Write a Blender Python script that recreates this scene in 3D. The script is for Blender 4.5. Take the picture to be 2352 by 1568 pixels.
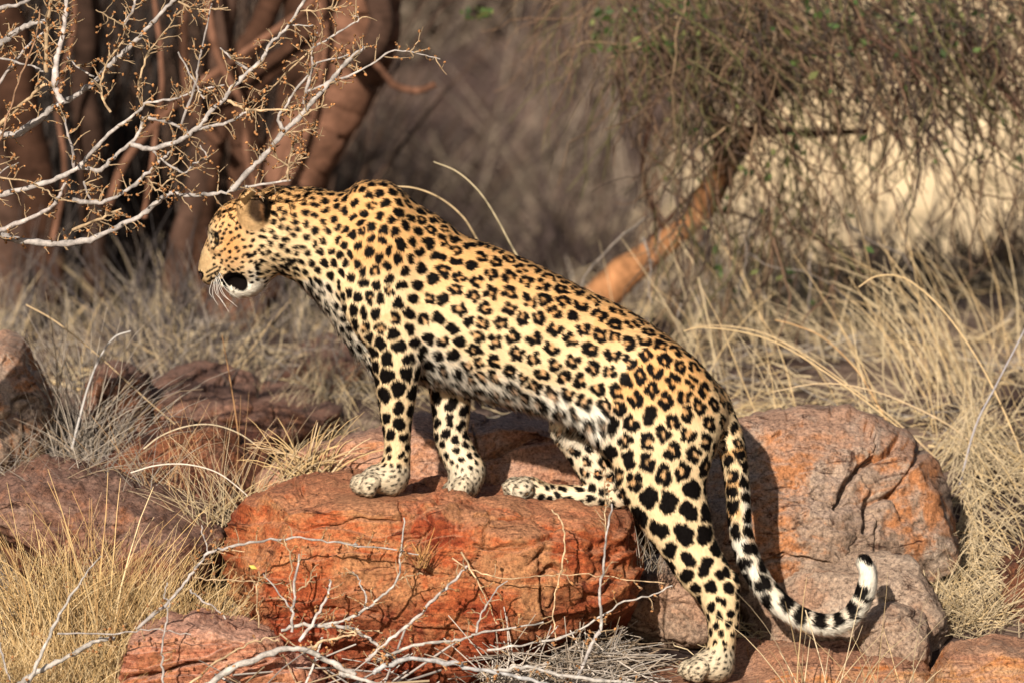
import bpy, math, random
import numpy as np
from mathutils import Vector, Matrix, kdtree
from mathutils.bvhtree import BVHTree
from math import radians

scene = bpy.context.scene
for o in list(bpy.data.objects):
    bpy.data.objects.remove(o)
COL = scene.collection

# ------------------------------------------------------------------ camera, sky, sun, exposure
PITCH = radians(5.0)
DIST = 14.0
FRAME_W = 2.2                       # metres across the frame at the leopard
ZC = 0.726
CAM = np.array([0.0, -DIST * math.cos(PITCH), ZC + DIST * math.sin(PITCH)])
cam_data = bpy.data.cameras.new('camera')
cam = bpy.data.objects.new('camera', cam_data)
COL.objects.link(cam)
cam.location = CAM
cam.rotation_euler = (math.pi / 2 - PITCH, 0, 0)
cam_data.sensor_width = 36.0
cam_data.lens = 36.0 * DIST / FRAME_W
cam_data.clip_start = 0.5
cam_data.clip_end = 3000.0
cam_data.dof.use_dof = True
cam_data.dof.focus_distance = DIST
cam_data.dof.aperture_fstop = 3.5
scene.camera = cam

SUN_EL = radians(23.0)
SUN_AZ = radians(15.0)              # towards the left of the camera axis, behind the camera
to_sun = Vector((-math.sin(SUN_AZ) * math.cos(SUN_EL), -math.cos(SUN_AZ) * math.cos(SUN_EL), math.sin(SUN_EL)))
world = bpy.data.worlds.new('World')
scene.world = world
world.use_nodes = True
wn = world.node_tree.nodes
wl = world.node_tree.links
sky = wn.new('ShaderNodeTexSky')
sky.sky_type = 'NISHITA'
sky.sun_disc = False
sky.sun_elevation = SUN_EL
sky.sun_rotation = math.atan2(to_sun.x, to_sun.y)
sky.dust_density = 2.0
wn['Background'].inputs['Strength'].default_value = 0.05
wl.new(sky.outputs[0], wn['Background'].inputs['Color'])
sun_data = bpy.data.lights.new('sun', 'SUN')
sun_data.energy = 5.0
sun_data.angle = radians(0.6)
sun_data.color = (1.0, 0.89, 0.76)
sun = bpy.data.objects.new('sun', sun_data)
COL.objects.link(sun)
sun.rotation_euler = to_sun.to_track_quat('Z', 'Y').to_euler()
scene.view_settings.view_transform = 'Standard'
scene.view_settings.look = 'None'
scene.view_settings.exposure = 0.50
scene.view_settings.gamma = 1.0
scene.view_settings.use_curve_mapping = False
scene.render.engine = 'CYCLES'
scene.cycles.use_denoising = True
scene.cycles.max_bounces = 6
scene.cycles.diffuse_bounces = 3
scene.cycles.glossy_bounces = 2
scene.cycles.transparent_max_bounces = 4
try:
    scene.cycles_curves.shape = 'THICK'
except Exception:
    pass

# ------------------------------------------------------------------ helpers
RNG = np.random.default_rng(7)
S = FRAME_W / 2352.0                # metres per photograph pixel (2352 wide) at the leopard


def at(px, py, Y=0.0):
    """World point at depth Y that the camera sees at (px, py)."""
    dx = (px - 1176.0) / 2352.0 * FRAME_W / DIST
    dy = (784.0 - py) / 2352.0 * FRAME_W / DIST
    d = np.array([dx, math.cos(PITCH) + dy * math.sin(PITCH), -math.sin(PITCH) + dy * math.cos(PITCH)])
    t = (Y - CAM[1]) / d[1]
    return CAM + d * t


def to_px(P):
    P = np.asarray(P, float)
    v = P - CAM
    f = v[..., 1] * math.cos(PITCH) - v[..., 2] * math.sin(PITCH)
    u = v[..., 1] * math.sin(PITCH) + v[..., 2] * math.cos(PITCH)
    k = 2352.0 * DIST / FRAME_W
    return 1176.0 + v[..., 0] / f * k, 784.0 - u / f * k


_perm = np.random.default_rng(3).permutation(512).astype(np.int64)


def _hash(ix, iy, iz):
    return _perm[(_perm[(_perm[ix & 511] + iy) & 511] + iz) & 511]


_G = np.random.default_rng(5).normal(size=(512, 3))
_G /= np.linalg.norm(_G, axis=1)[:, None]


def perlin(P):
    P = np.asarray(P, float)
    i = np.floor(P).astype(np.int64)
    f = P - i
    w = f * f * f * (f * (f * 6 - 15) + 10)
    out = 0.0
    for dx in (0, 1):
        for dy in (0, 1):
            for dz in (0, 1):
                g = _G[_hash(i[:, 0] + dx, i[:, 1] + dy, i[:, 2] + dz)]
                dot = (g[:, 0] * (f[:, 0] - dx) + g[:, 1] * (f[:, 1] - dy) + g[:, 2] * (f[:, 2] - dz))
                wt = (w[:, 0] if dx else 1 - w[:, 0]) * (w[:, 1] if dy else 1 - w[:, 1]) * (w[:, 2] if dz else 1 - w[:, 2])
                out = out + dot * wt
    return out * 1.5


def fbm(P, oct=5, lac=2.03, gain=0.5):
    P = np.asarray(P, float)
    a, s, out = 1.0, 1.0, 0.0
    for k in range(oct):
        out = out + a * perlin(P * s + k * 17.31)
        a *= gain
        s *= lac
    return out


def sstep(a, b, x):
    t = np.clip((x - a) / (b - a), 0, 1)
    return t * t * (3 - 2 * t)


def mesh_obj(name, verts, faces, mat, parent=None, smooth=True):
    me = bpy.data.meshes.new(name)
    verts = np.asarray(verts, np.float32)
    faces = np.asarray(faces, np.int32)
    n = faces.shape[1]
    me.vertices.add(len(verts))
    me.vertices.foreach_set('co', verts.ravel())
    me.loops.add(faces.size)
    me.loops.foreach_set('vertex_index', faces.ravel())
    me.polygons.add(len(faces))
    me.polygons.foreach_set('loop_start', np.arange(0, faces.size, n, dtype=np.int32))
    me.polygons.foreach_set('loop_total', np.full(len(faces), n, np.int32))
    if smooth:
        me.polygons.foreach_set('use_smooth', np.ones(len(faces), bool))
    me.update(calc_edges=True)
    if mat:
        me.materials.append(mat)
    o = bpy.data.objects.new(name, me)
    COL.objects.link(o)
    if parent:
        o.parent = parent
    return o


def tag(o, label=None, cat=None, group=None, kind=None):
    for k, v in (('label', label), ('category', cat), ('group', group), ('kind', kind)):
        if v:
            o[k] = v
    return o


def empty(name, loc=(0, 0, 0)):
    o = bpy.data.objects.new(name, None)
    COL.objects.link(o)
    o.empty_display_size = 0.1
    return o


def attr_color(me, name, rgb):
    a = me.attributes.new(name, 'FLOAT_COLOR', 'POINT')
    buf = np.ones((len(rgb), 4), np.float32)
    buf[:, :3] = rgb
    a.data.foreach_set('color', buf.ravel())


# ---- node helpers
def new_mat(name, rough=0.8, spec=0.2):
    m = bpy.data.materials.new(name)
    m.use_nodes = True
    b = m.node_tree.nodes['Principled BSDF']
    b.inputs['Roughness'].default_value = rough
    b.inputs['Specular IOR Level'].default_value = spec
    return m, m.node_tree.nodes, m.node_tree.links, b


def n_noise(N, L, vec, scale, detail=6, rough=0.6, dist=0.0):
    n = N.new('ShaderNodeTexNoise')
    n.inputs['Scale'].default_value = scale
    n.inputs['Detail'].default_value = detail
    n.inputs['Roughness'].default_value = rough
    n.inputs['Distortion'].default_value = dist
    if vec is not None:
        L.new(vec, n.inputs['Vector'])
    return n.outputs['Fac']


def n_ramp(N, L, fac, stops):
    r = N.new('ShaderNodeValToRGB')
    e = r.color_ramp.elements
    while len(e) > 1:
        e.remove(e[-1])
    e[0].position = stops[0][0]
    e[0].color = (*stops[0][1], 1)
    for p, c in stops[1:]:
        k = e.new(p)
        k.color = (*c, 1)
    L.new(fac, r.inputs[0])
    return r.outputs[0]


def n_mix(N, L, fac, a, b, mode='MIX'):
    m = N.new('ShaderNodeMix')
    m.data_type = 'RGBA'
    m.blend_type = mode
    for sock, v in ((m.inputs[0], fac), (m.inputs[6], a), (m.inputs[7], b)):
        if isinstance(v, (int, float)):
            sock.default_value = v
        elif isinstance(v, tuple):
            sock.default_value = (*v, 1)
        else:
            L.new(v, sock)
    return m.outputs[2]


def n_map(N, L, scale=(1, 1, 1), rot=(0, 0, 0), coord='Object'):
    t = N.new('ShaderNodeTexCoord')
    m = N.new('ShaderNodeMapping')
    m.inputs['Scale'].default_value = scale
    m.inputs['Rotation'].default_value = rot
    L.new(t.outputs[coord], m.inputs['Vector'])
    return m.outputs[0]


def n_bump(N, L, b, h, strength, dist):
    k = N.new('ShaderNodeBump')
    k.inputs['Strength'].default_value = strength
    k.inputs['Distance'].default_value = dist
    L.new(h, k.inputs['Height'])
    L.new(k.outputs[0], b.inputs['Normal'])
    return k
# ------------------------------------------------------------------ leopard
# body as one continuous surface: rounded tapering limbs and muscles blended in a distance field
class Field:
    def __init__(self, lo, hi, h):
        self.lo = np.array(lo, float)
        self.h = h
        self.n = np.ceil((np.array(hi) - self.lo) / h).astype(int) + 1
        self.f = np.full(self.n, 1.0, np.float32)

    def box(self, lo, hi):
        a = np.clip(np.floor((lo - self.lo) / self.h).astype(int), 0, self.n)
        b = np.clip(np.ceil((hi - self.lo) / self.h).astype(int) + 1, 0, self.n)
        sl = tuple(slice(a[i], b[i]) for i in range(3))
        ax = [(self.lo[i] + self.h * np.arange(a[i], b[i])).astype(np.float32) for i in range(3)]
        return sl, np.meshgrid(*ax, indexing='ij', sparse=True)

    def chain(self, pts, k, sub=False):
        """pts: list of (position, radius, depth ratio); hard union along the chain, smooth union with the rest"""
        P = np.array([p[0] for p in pts])
        R = np.array([p[1] for p in pts])
        Fy = np.array([p[2] for p in pts])
        m = R.max() * max(1.0, Fy.max()) + 3 * k + 2 * self.h
        sl, (X, Y, Z) = self.box(P.min(0) - m, P.max(0) + m)
        D = None
        for i in range(len(pts) - 1):
            a, b = P[i], P[i + 1]
            ra, rb, fa, fb = R[i], R[i + 1], Fy[i], Fy[i + 1]
            fm = 0.5 * (fa + fb)
            ba = b - a
            w1 = 1 / fm ** 2
            den = max(float(ba[0] ** 2 + ba[1] ** 2 * w1 + ba[2] ** 2), 1e-9)
            t = np.clip(((X - a[0]) * ba[0] + (Y - a[1]) * (ba[1] * w1) + (Z - a[2]) * ba[2]) / den, 0, 1)
            fy = fa + (fb - fa) * t
            d = np.sqrt((X - a[0] - t * ba[0]) ** 2 + ((Y - a[1] - t * ba[1]) / fy) ** 2 + (Z - a[2] - t * ba[2]) ** 2)
            d = (d - (ra + (rb - ra) * t)) * np.minimum(1.0, np.sqrt(fy))
            D = d if D is None else np.minimum(D, d)
        cur = self.f[sl]
        if sub:
            D = -D
            hh = np.clip(0.5 - 0.5 * (cur - D) / k, 0, 1)
            self.f[sl] = cur * (1 - hh) + D * hh + k * hh * (1 - hh)
        else:
            hh = np.clip(0.5 + 0.5 * (cur - D) / k, 0, 1)
            self.f[sl] = cur * (1 - hh) + D * hh - k * hh * (1 - hh)

    def mesh(self):
        f = self.f
        h = self.h
        n = np.array(f.shape)
        s = f < 0
        cell = np.zeros(n - 1, np.int8)
        for i in (0, 1):
            for j in (0, 1):
                for k in (0, 1):
                    cell += s[i:n[0] - 1 + i, j:n[1] - 1 + j, k:n[2] - 1 + k]
        act = (cell > 0) & (cell < 8)
        idx = np.full(n - 1, -1, np.int64)
        ci = np.argwhere(act)
        idx[act] = np.arange(len(ci))
        acc = np.zeros((len(ci), 3))
        cnt = np.zeros(len(ci))
        corners = [np.array((i, j, k)) for i in (0, 1) for j in (0, 1) for k in (0, 1)]
        for p in corners:
            for ax in range(3):
                if p[ax] == 0:
                    q = p.copy()
                    q[ax] = 1
                    fa = f[tuple((ci + p).T)]
                    fb = f[tuple((ci + q).T)]
                    c = (fa < 0) != (fb < 0)
                    t = np.where(c, fa / np.where(c, fa - fb, 1), 0)
                    pt = p + np.outer(t, (q - p))
                    acc += pt * c[:, None]
                    cnt += c
        V = self.lo + h * (ci + acc / cnt[:, None])
        F = []
        for ax in range(3):
            u, v = (ax + 1) % 3, (ax + 2) % 3
            a = [slice(None)] * 3
            b = [slice(None)] * 3
            a[ax] = slice(0, n[ax] - 1)
            b[ax] = slice(1, n[ax])
            sa, sb = s[tuple(a)], s[tuple(b)]
            e = np.argwhere(sa != sb)
            e = e[(e[:, u] > 0) & (e[:, v] > 0) & (e[:, u] < n[u] - 1) & (e[:, v] < n[v] - 1)]
            inside = sa[tuple(e.T)]
            qs = []
            for du, dv in ((1, 1), (0, 1), (0, 0), (1, 0)):
                c = e.copy()
                c[:, u] -= du
                c[:, v] -= dv
                qs.append(idx[tuple(c.T)])
            q = np.stack(qs, 1)
            q[~inside] = q[~inside][:, ::-1]
            F.append(q)
        return V, np.concatenate(F)


VOX = 0.0045
fld = Field((-0.72, -0.23, -0.05), (0.84, 0.23, 1.12), VOX)
BONES = []                        # (a, b, weight radius) for the lie of the fur


def chain(pts, k=0.022, bone=None, sub=False):
    """pts: (px, py, depth Y, radius px, depth ratio)"""
    pts = [(*p, 1.0) if len(p) == 4 else p for p in pts]
    if len(pts) == 1:
        pts = pts * 2
        pts = [pts[0], (pts[0][0] + 0.5, *pts[0][1:])]
        bone = None
    A = np.array(pts, float)
    if len(A) > 2:                # even out the stations with a Catmull-Rom spline
        E = np.vstack([2 * A[0] - A[1], A, 2 * A[-1] - A[-2]])
        out = []
        for i in range(1, len(E) - 2):
            p0, p1, p2, p3 = E[i - 1:i + 3]
            for t in (0, 1 / 3, 2 / 3):
                out.append(0.5 * (2 * p1 + (p2 - p0) * t + (2 * p0 - 5 * p1 + 4 * p2 - p3) * t * t + (3 * p1 - 3 * p2 + p3 - p0) * t ** 3))
        out.append(E[-2])
        A = np.array(out)
    W = [(at(p[0], p[1], p[2]), p[3] * S, p[4]) for p in A]
    fld.chain(W, k, sub)
    if bone and not sub:
        for p, q in zip(pts[:-1], pts[1:]):
            BONES.append((at(*p[:3]), at(*q[:3]), 0.5 * (p[3] + q[3]) * S, bone))


# trunk, neck
chain([(640, 522, 0.015, 86, .92), (700, 532, 0.012, 100, .84), (765, 552, 0.005, 108, .78), (815, 580, 0, 122, .72)], .03, 'neck')
chain([(640, 560, .012, 60, 1.0), (690, 582, .012, 54, 1.0), (735, 610, .01, 50, 1.0)], .03, None)
chain([(815, 588, 0, 118, .74), (885, 627, 0, 158, .66), (965, 690, 0, 172, .64), (1070, 722, 0, 168, .68), (1175, 760, 0, 161, .70),
       (1280, 800, 0, 149, .74), (1385, 842, 0, 140, .80), (1475, 893, 0, 129, .92), (1545, 935, 0, 108, 1.05), (1592, 955, 0, 84, 1.15)], .03, 'trunk')
# withers and shoulder blades
chain([(846, 466, -.04, 46, .9), (880, 476, -.04, 48, .9), (880, 560, -.07, 70, .62)], .035, None)
chain([(846, 462, .04, 46, .9), (880, 474, .04, 48, .9), (880, 560, .07, 70, .62)], .035, None)
chain([(880, 480, 0, 48, 1.1), (930, 520, 0, 50, 1.1), (990, 560, 0, 50, 1.3)], .035, None)
# chest keel
chain([(800, 640, 0, 52, .9), (842, 735, 0, 55, .9), (892, 812, 0, 55, 1.0)], .03, None)
# near foreleg
chain([(868, 600, -.076, 92, .44), (872, 690, -.086, 84, .48), (905, 775, -.084, 64, .62), (911, 838, -.080, 54, .78), (911, 896, -.078, 45, .82), (911, 956, -.076, 35, .92),
       (912, 1018, -.075, 28, 1.0), (908, 1052, -.075, 27, 1.05), (901, 1086, -.075, 29, 1.05)], .02, 'fore_near')
chain([(897, 1096, -.075, 36, 1.15), (868, 1099, -.077, 32, 1.3), (852, 1104, -.077, 26, 1.4)], .014, 'fore_near')
chain([(925, 1035, -.075, 14, 1.0), (920, 1090, -.075, 18, 1.0), (905, 1118, -.075, 17, 1.4)], .012, None)
for dy_, x_, y_ in ((-.040, 848, 1110), (-.014, 833, 1106), (.012, 825, 1102), (.036, 829, 1101)):
    chain([(856, 1104, -.077 + dy_ * .9, 20), (x_, y_ + 6, -.079 + dy_, 18), (x_ + 1, y_ + 14, -.079 + dy_, 16)], .003, None)
# far foreleg
chain([(900, 620, .080, 90, .42), (930, 730, .085, 78, .45), (1005, 830, .080, 56, .7), (1031, 880, .075, 48, .8), (1036, 956, .068, 41, .9), (1036, 1003, .064, 37, .95),
       (1055, 1046, .058, 39, .95), (1072, 1080, .052, 39, 1.0)], .02, 'fore_far')
chain([(1076, 1084, .050, 35, 1.1), (1067, 1110, .046, 36, 1.2), (1056, 1120, .042, 29, 1.3)], .014, 'fore_far')
for dy_, x_, y_ in ((-.038, 1058, 1124), (-.013, 1045, 1126), (.012, 1037, 1124), (.035, 1040, 1121)):
    chain([(1066, 1112, .044 + dy_ * .9, 20), (x_, y_, .038 + dy_, 19), (x_ - 1, y_ + 9, .038 + dy_, 16)], .003, None)
# haunches
chain([(1470, 850, -.045, 78, .7), (1560, 925, -.05, 84, .62), (1585, 1000, -.06, 54, .7)], .035, None)
chain([(1470, 850, .045, 78, .7), (1560, 925, .05, 84, .62), (1585, 1000, .06, 54, .7)], .035, None)
# near hind leg
chain([(1500, 915, -.070, 118, .54), (1522, 1020, -.090, 113, .50), (1525, 1100, -.098, 94, .52), (1552, 1190, -.104, 72, .60), (1585, 1260, -.106, 60, .66), (1612, 1308, -.106, 53, .68)], .03, 'hind_near')
chain([(1500, 1090, -.10, 74, .5), (1560, 1200, -.106, 60, .6)], .025, None)
chain([(1600, 1290, -.106, 50, .7), (1640, 1345, -.106, 48, .66), (1656, 1398, -.106, 37, .85), (1659, 1450, -.106, 31, 1.0), (1655, 1500, -.106, 31, 1.1), (1648, 1525, -.106, 33, 1.15)], .016, 'hind_near')
chain([(1672, 1335, -.106, 23, .9), (1676, 1380, -.106, 18, 1.0), (1680, 1440, -.106, 13, 1.1)], .014, None)
chain([(1645, 1526, -.107, 37, 1.2), (1620, 1528, -.108, 32, 1.3), (1606, 1532, -.108, 26, 1.4)], .014, 'hind_near')
for dy_, x_, y_ in ((-.040, 1602, 1537), (-.014, 1587, 1533), (.012, 1578, 1529), (.036, 1583, 1528)):
    chain([(1612, 1532, -.108 + dy_ * .9, 20), (x_, y_ + 5, -.110 + dy_, 18), (x_ + 1, y_ + 13, -.110 + dy_, 16)], .003, None)
# far hind leg
chain([(1420, 900, .07, 105, .5), (1340, 960, .090, 72, .62), (1318, 985, .092, 50, .8), (1350, 1030, .09, 50, .75), (1376, 1085, .088, 44, .8), (1402, 1128, .086, 34, .9), (1418, 1140, .086, 25, 1)], .02, 'hind_far')
chain([(1416, 1140, .086, 24, 1.0), (1340, 1140, .08, 25, 1.05), (1262, 1138, .074, 26, 1.1), (1222, 1128, .07, 31, 1.2), (1204, 1124, .07, 30, 1.3)], .012, 'hind_far')
for dy_, x_, y_ in ((-.040, 1198, 1127), (-.014, 1184, 1122), (.012, 1176, 1117), (.036, 1181, 1113)):
    chain([(1208, 1124, .069 + dy_ * .9, 20), (x_, y_, .067 + dy_, 18), (x_ - 2, y_ + 8, .067 + dy_, 16)], .003, None)
# flank fold
chain([(1290, 905, -.055, 44, .5), (1360, 935, -.07, 48, .42), (1420, 1000, -.085, 46, .42)], .03, None)
# tail
TAIL = [(1590, 905, 0, 52), (1632, 926, -.005, 40), (1660, 968, -.01, 31), (1678, 1014, -.015, 29), (1690, 1084, -.02, 27), (1696, 1153, -.025, 25), (1702, 1222, -.03, 24), (1720, 1284, -.035, 24),
        (1744, 1330, -.04, 24), (1778, 1374, -.045, 24), (1823, 1410, -.05, 23), (1869, 1430, -.05, 23), (1914, 1434, -.05, 22), (1952, 1416, -.05, 21), (1978, 1381, -.05, 20),
        (1991, 1346, -.05, 19), (1994, 1318, -.05, 17), (1986, 1294, -.05, 15)]
chain(TAIL, .014, 'tail')
# head
HY = .012
chain([(640, 520, HY, 84, .95), (590, 530, HY, 76, 1.0), (556, 528, HY, 70, 1.02)], .02, 'head')
chain([(556, 577, HY, 60, 1.08)], .02, None)
chain([(612, 560, HY, 62, 1.12), (585, 605, HY, 44, 1.2)], .022, None)
chain([(530, 560, HY + .004, 52, 1.0), (508, 592, HY + .010, 45, .98), (485, 620, HY + .016, 29, 1.05)], .012, 'head')
chain([(474, 626, HY + .02, 17, 1.1)], .006, None)
chain([(510, 622, HY + .004, 27, 1.25), (484, 632, HY + .012, 20, 1.5)], .01, None)
chain([(506, 530, HY - .030, 22, 1.0), (510, 526, HY + .04, 24, 1.0)], .016, None)
chain([(500, 566, HY - .030, 18, 1.0)], .012, None)
chain([(600, 615, HY, 32, 1.15), (577, 648, HY + .004, 28, 1.05), (557, 662, HY + .01, 20, 1.2), (538, 668, HY + .012, 13, 1.3)], .014, 'head')
chain([(580, 640, HY + .006, 24, .6), (528, 642, HY + .010, 22, .6)], .008, None)
# open mouth
chain([(524, 642, HY - .070, 14, 1.0), (552, 648, HY - .072, 21, 1.0)], .004, None, sub=True)
chain([(528, 643, HY - .030, 12, 1.0), (551, 648, HY - .024, 17, 1.0)], .004, None, sub=True)
chain([(524, 642, HY + .090, 14, 1.0), (552, 648, HY + .092, 21, 1.0)], .004, None, sub=True)
chain([(528, 643, HY + .050, 12, 1.0), (551, 648, HY + .044, 17, 1.0)], .004, None, sub=True)
# ears
chain([(584, 508, HY - .060, 37, .66), (580, 470, HY - .084, 35, .55)], .009, None)
chain([(572, 502, HY - .108, 25, .9), (570, 472, HY - .120, 28, .9)], .005, None, sub=True)
chain([(592, 500, HY + .068, 36, .6), (588, 474, HY + .082, 33, .5)], .010, None)
chain([(580, 500, HY + .104, 22, .9), (576, 476, HY + .114, 22, .9)], .006, None, sub=True)

LV, LF = fld.mesh()
del fld.f


def drop_small(V, F):
    """keep the largest connected piece"""
    lab = np.arange(len(V))
    while True:
        m = lab[F].min(1)
        new = lab.copy()
        for c in range(4):
            np.minimum.at(new, F[:, c], m)
        new = new[new]
        if (new == lab).all():
            break
        lab = new
    big = np.bincount(lab).argmax()
    keep = lab == big
    ix = np.cumsum(keep) - 1
    return V[keep], ix[F[keep[F[:, 0]]]]


LV, LF = drop_small(LV, LF)
_ea = np.concatenate([LF[:, 0], LF[:, 1], LF[:, 2], LF[:, 3]])
_eb = np.concatenate([LF[:, 1], LF[:, 2], LF[:, 3], LF[:, 0]])
_ea, _eb = np.concatenate([_ea, _eb]), np.concatenate([_eb, _ea])
_cn = np.bincount(_ea, minlength=len(LV))
for it in range(10):               # relax the voxel steps
    acc = np.stack([np.bincount(_ea, LV[_eb, c], minlength=len(LV)) for c in range(3)], 1) / _cn[:, None]
    LV = LV + (0.5 if it % 2 == 0 else -0.47) * (acc - LV)



def subdivide(V, F):
    """one Catmull-Clark step on a closed quad mesh"""
    nv, nf = len(V), len(F)
    E = np.stack([F, np.roll(F, -1, 1)], 2).reshape(-1, 2)
    Es = np.sort(E, 1)
    key = Es[:, 0].astype(np.int64) * nv + Es[:, 1]
    uq, inv, cnt = np.unique(key, return_inverse=True, return_counts=True)
    inv = inv.reshape(-1)
    ue = np.stack([uq // nv, uq % nv], 1)
    fp = V[F].mean(1)
    ef = np.stack([np.bincount(inv, np.repeat(fp[:, c], 4)) for c in range(3)], 1) / cnt[:, None]
    em = V[ue].mean(1)
    ep = 0.5 * (em + ef)
    val = np.bincount(ue.ravel(), minlength=nv).astype(float)
    R_ = np.stack([np.bincount(ue.ravel(), np.repeat(em[:, c], 2), minlength=nv) for c in range(3)], 1) / val[:, None]
    fv = np.bincount(F.ravel(), minlength=nv).astype(float)
    Q_ = np.stack([np.bincount(F.ravel(), np.repeat(fp[:, c], 4), minlength=nv) for c in range(3)], 1) / fv[:, None]
    v2 = (Q_ + 2 * R_ + (val - 3)[:, None] * V) / val[:, None]
    ei = inv.reshape(nf, 4) + nv
    fi = np.arange(nf) + nv + len(uq)
    Q = [np.stack([F[:, i], ei[:, i], fi, ei[:, i - 1]], 1) for i in range(4)]
    return np.concatenate([v2, ep, fp]), np.concatenate(Q)


BV, BF = subdivide(LV, LF)
_fnv = np.cross(BV[BF[:, 2]] - BV[BF[:, 0]], BV[BF[:, 3]] - BV[BF[:, 1]])
BN = np.stack([np.bincount(BF.ravel(), np.repeat(_fnv[:, c], 4), minlength=len(BV)) for c in range(3)], 1)
BN /= np.maximum(np.linalg.norm(BN, axis=1), 1e-12)[:, None]
nV = len(BV)
leopard = mesh_obj('leopard', BV, BF, None)
_me = leopard.data
print('leopard verts', nV)
# ---- coat: lie of the fur, regions, rosettes
PX, PY = to_px(BV)


def nearest_bone(P):
    best = np.full(len(P), 1e9)
    who = np.zeros(len(P), int)
    par = np.zeros(len(P))
    for i, (a, b, r, reg) in enumerate(BONES):
        ba = b - a
        t = np.clip(((P - a) @ ba) / max(ba @ ba, 1e-9), 0, 1)
        d = np.linalg.norm(P - a - t[:, None] * ba, axis=1) / r
        m = d < best
        best[m] = d[m]
        who[m] = i
        par[m] = t[m]
    return who, par


BW, BT = nearest_bone(BV)
REG = np.array([b[3] for b in BONES])[BW]
BD = np.array([(b[1] - b[0]) / max(np.linalg.norm(b[1] - b[0]), 1e-9) for b in BONES])
flow = BD[BW].copy()
flow[REG == 'head'] *= np.where(flow[REG == 'head'][:, :1] > 0, 1, -1)          # face fur runs from the nose back
flow[(REG == 'head')] = np.array([0.75, 0.0, 0.45])
flow[(REG == 'neck')] = np.array([0.93, 0.0, -0.35])
flow[(REG == 'trunk')] = np.array([0.87, 0.0, -0.5])
# smooth the field over the mesh
_ea = np.concatenate([BF[:, 0], BF[:, 1], BF[:, 2], BF[:, 3]])
_eb = np.concatenate([BF[:, 1], BF[:, 2], BF[:, 3], BF[:, 0]])
_ea, _eb = np.concatenate([_ea, _eb]), np.concatenate([_eb, _ea])
_cn = np.bincount(_ea, minlength=nV)


def mesh_smooth(A, n):
    for _ in range(n):
        A = np.stack([np.bincount(_ea, A[_eb, c], minlength=nV) for c in range(A.shape[1])], 1) / _cn[:, None]
    return A


flow = mesh_smooth(flow, 30)
flow -= (flow * BN).sum(1)[:, None] * BN
flow /= np.maximum(np.linalg.norm(flow, axis=1), 1e-6)[:, None]


def interp(x, pts):
    return np.interp(x, [p[0] for p in pts], [p[1] for p in pts])


# spot spacing (photograph pixels), share of rosettes, ink radius
is_ = {r: REG == r for r in ('head', 'neck', 'trunk', 'fore_near', 'fore_far', 'hind_near', 'hind_far', 'tail')}
fore = is_['fore_near'] | is_['fore_far']
sp = np.full(nV, 36.0)
sp[is_['head']] = interp(PX, [(450, 12), (520, 14), (580, 16), (640, 19)])[is_['head']]
sp[is_['neck']] = interp(PX, [(620, 18), (700, 22), (800, 27)])[is_['neck']]
sp[is_['trunk']] = interp(PX, [(780, 26), (880, 29), (1000, 35), (1150, 40), (1400, 41), (1550, 41), (1640, 36)])[is_['trunk']]
sp[fore] = interp(PY, [(520, 27), (700, 30), (780, 36), (880, 42), (940, 38), (1000, 32), (1050, 22), (1080, 14), (1140, 12)])[fore]
sp[is_['hind_near']] = interp(PY, [(880, 42), (1000, 46), (1100, 54), (1230, 54), (1300, 46), (1350, 36), (1400, 28), (1470, 22), (1500, 14), (1560, 11)])[is_['hind_near']]
hf = is_['hind_far']
sp[hf] = interp(PY, [(900, 40), (960, 36), (1060, 34), (1120, 26)])[hf]
foot = hf & (PY > 1085) & (PX < 1400)
sp[foot] = interp(PX, [(1160, 11), (1215, 14), (1240, 24), (1400, 28)])[foot]
sp[is_['tail']] = interp(PY, [(900, 32), (1100, 35), (1300, 40)])[is_['tail']]
sp = mesh_smooth(sp[:, None], 12)[:, 0]

# Poisson points on the surface, relaxed
_rs = np.random.default_rng(11)
cand = _rs.permutation(nV)[:90000]
cells = []
grid = {}
GS = 0.02
for c in cand:
    p = BV[c]
    r = sp[c] * S * 0.80
    g = (int(p[0] // GS), int(p[1] // GS), int(p[2] // GS))
    R_ = int(r // GS) + 1
    ok = True
    for i in range(g[0] - R_, g[0] + R_ + 1):
        for j in range(g[1] - R_, g[1] + R_ + 1):
            for k in range(g[2] - R_, g[2] + R_ + 1):
                for q in grid.get((i, j, k), ()):
                    w = BV[q] - p
                    if w[0] * w[0] + w[1] * w[1] + w[2] * w[2] < r * r and (BN[q] * BN[c]).sum() > -0.2:
                        ok = False
                        break
                if not ok:
                    break
            if not ok:
                break
        if not ok:
            break
    if ok:
        cells.append(c)
        grid.setdefault(g, []).append(c)
cells = np.array(cells)
CP, CN, CS = BV[cells].copy(), BN[cells].copy(), sp[cells] * S
sub_ = _rs.permutation(nV)[:70000]
for it in range(4):
    kd = kdtree.KDTree(len(CP))
    for i, p in enumerate(CP):
        kd.insert(p, i)
    kd.balance()
    own = np.array([kd.find(p)[1] for p in BV[sub_]])
    wgt = 1.0 / np.maximum(sp[sub_], 1)
    n_ = np.bincount(own, wgt, minlength=len(CP))
    cen = np.stack([np.bincount(own, wgt * BV[sub_, c], minlength=len(CP)) for c in range(3)], 1) / np.maximum(n_, 1e-9)[:, None]
    CP = np.where(n_[:, None] > 0, CP + 0.7 * (cen - CP), CP)
kdv = kdtree.KDTree(len(sub_))
for i, p in enumerate(BV[sub_]):
    kdv.insert(p, i)
kdv.balance()
cells = sub_[np.array([kdv.find(p)[1] for p in CP])]
CP, CN, CS = BV[cells], BN[cells], sp[cells] * S
nC = len(cells)
print('spots', nC)
kd = kdtree.KDTree(nC)
for i, p in enumerate(CP):
    kd.insert(p, i)
kd.balance()
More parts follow.
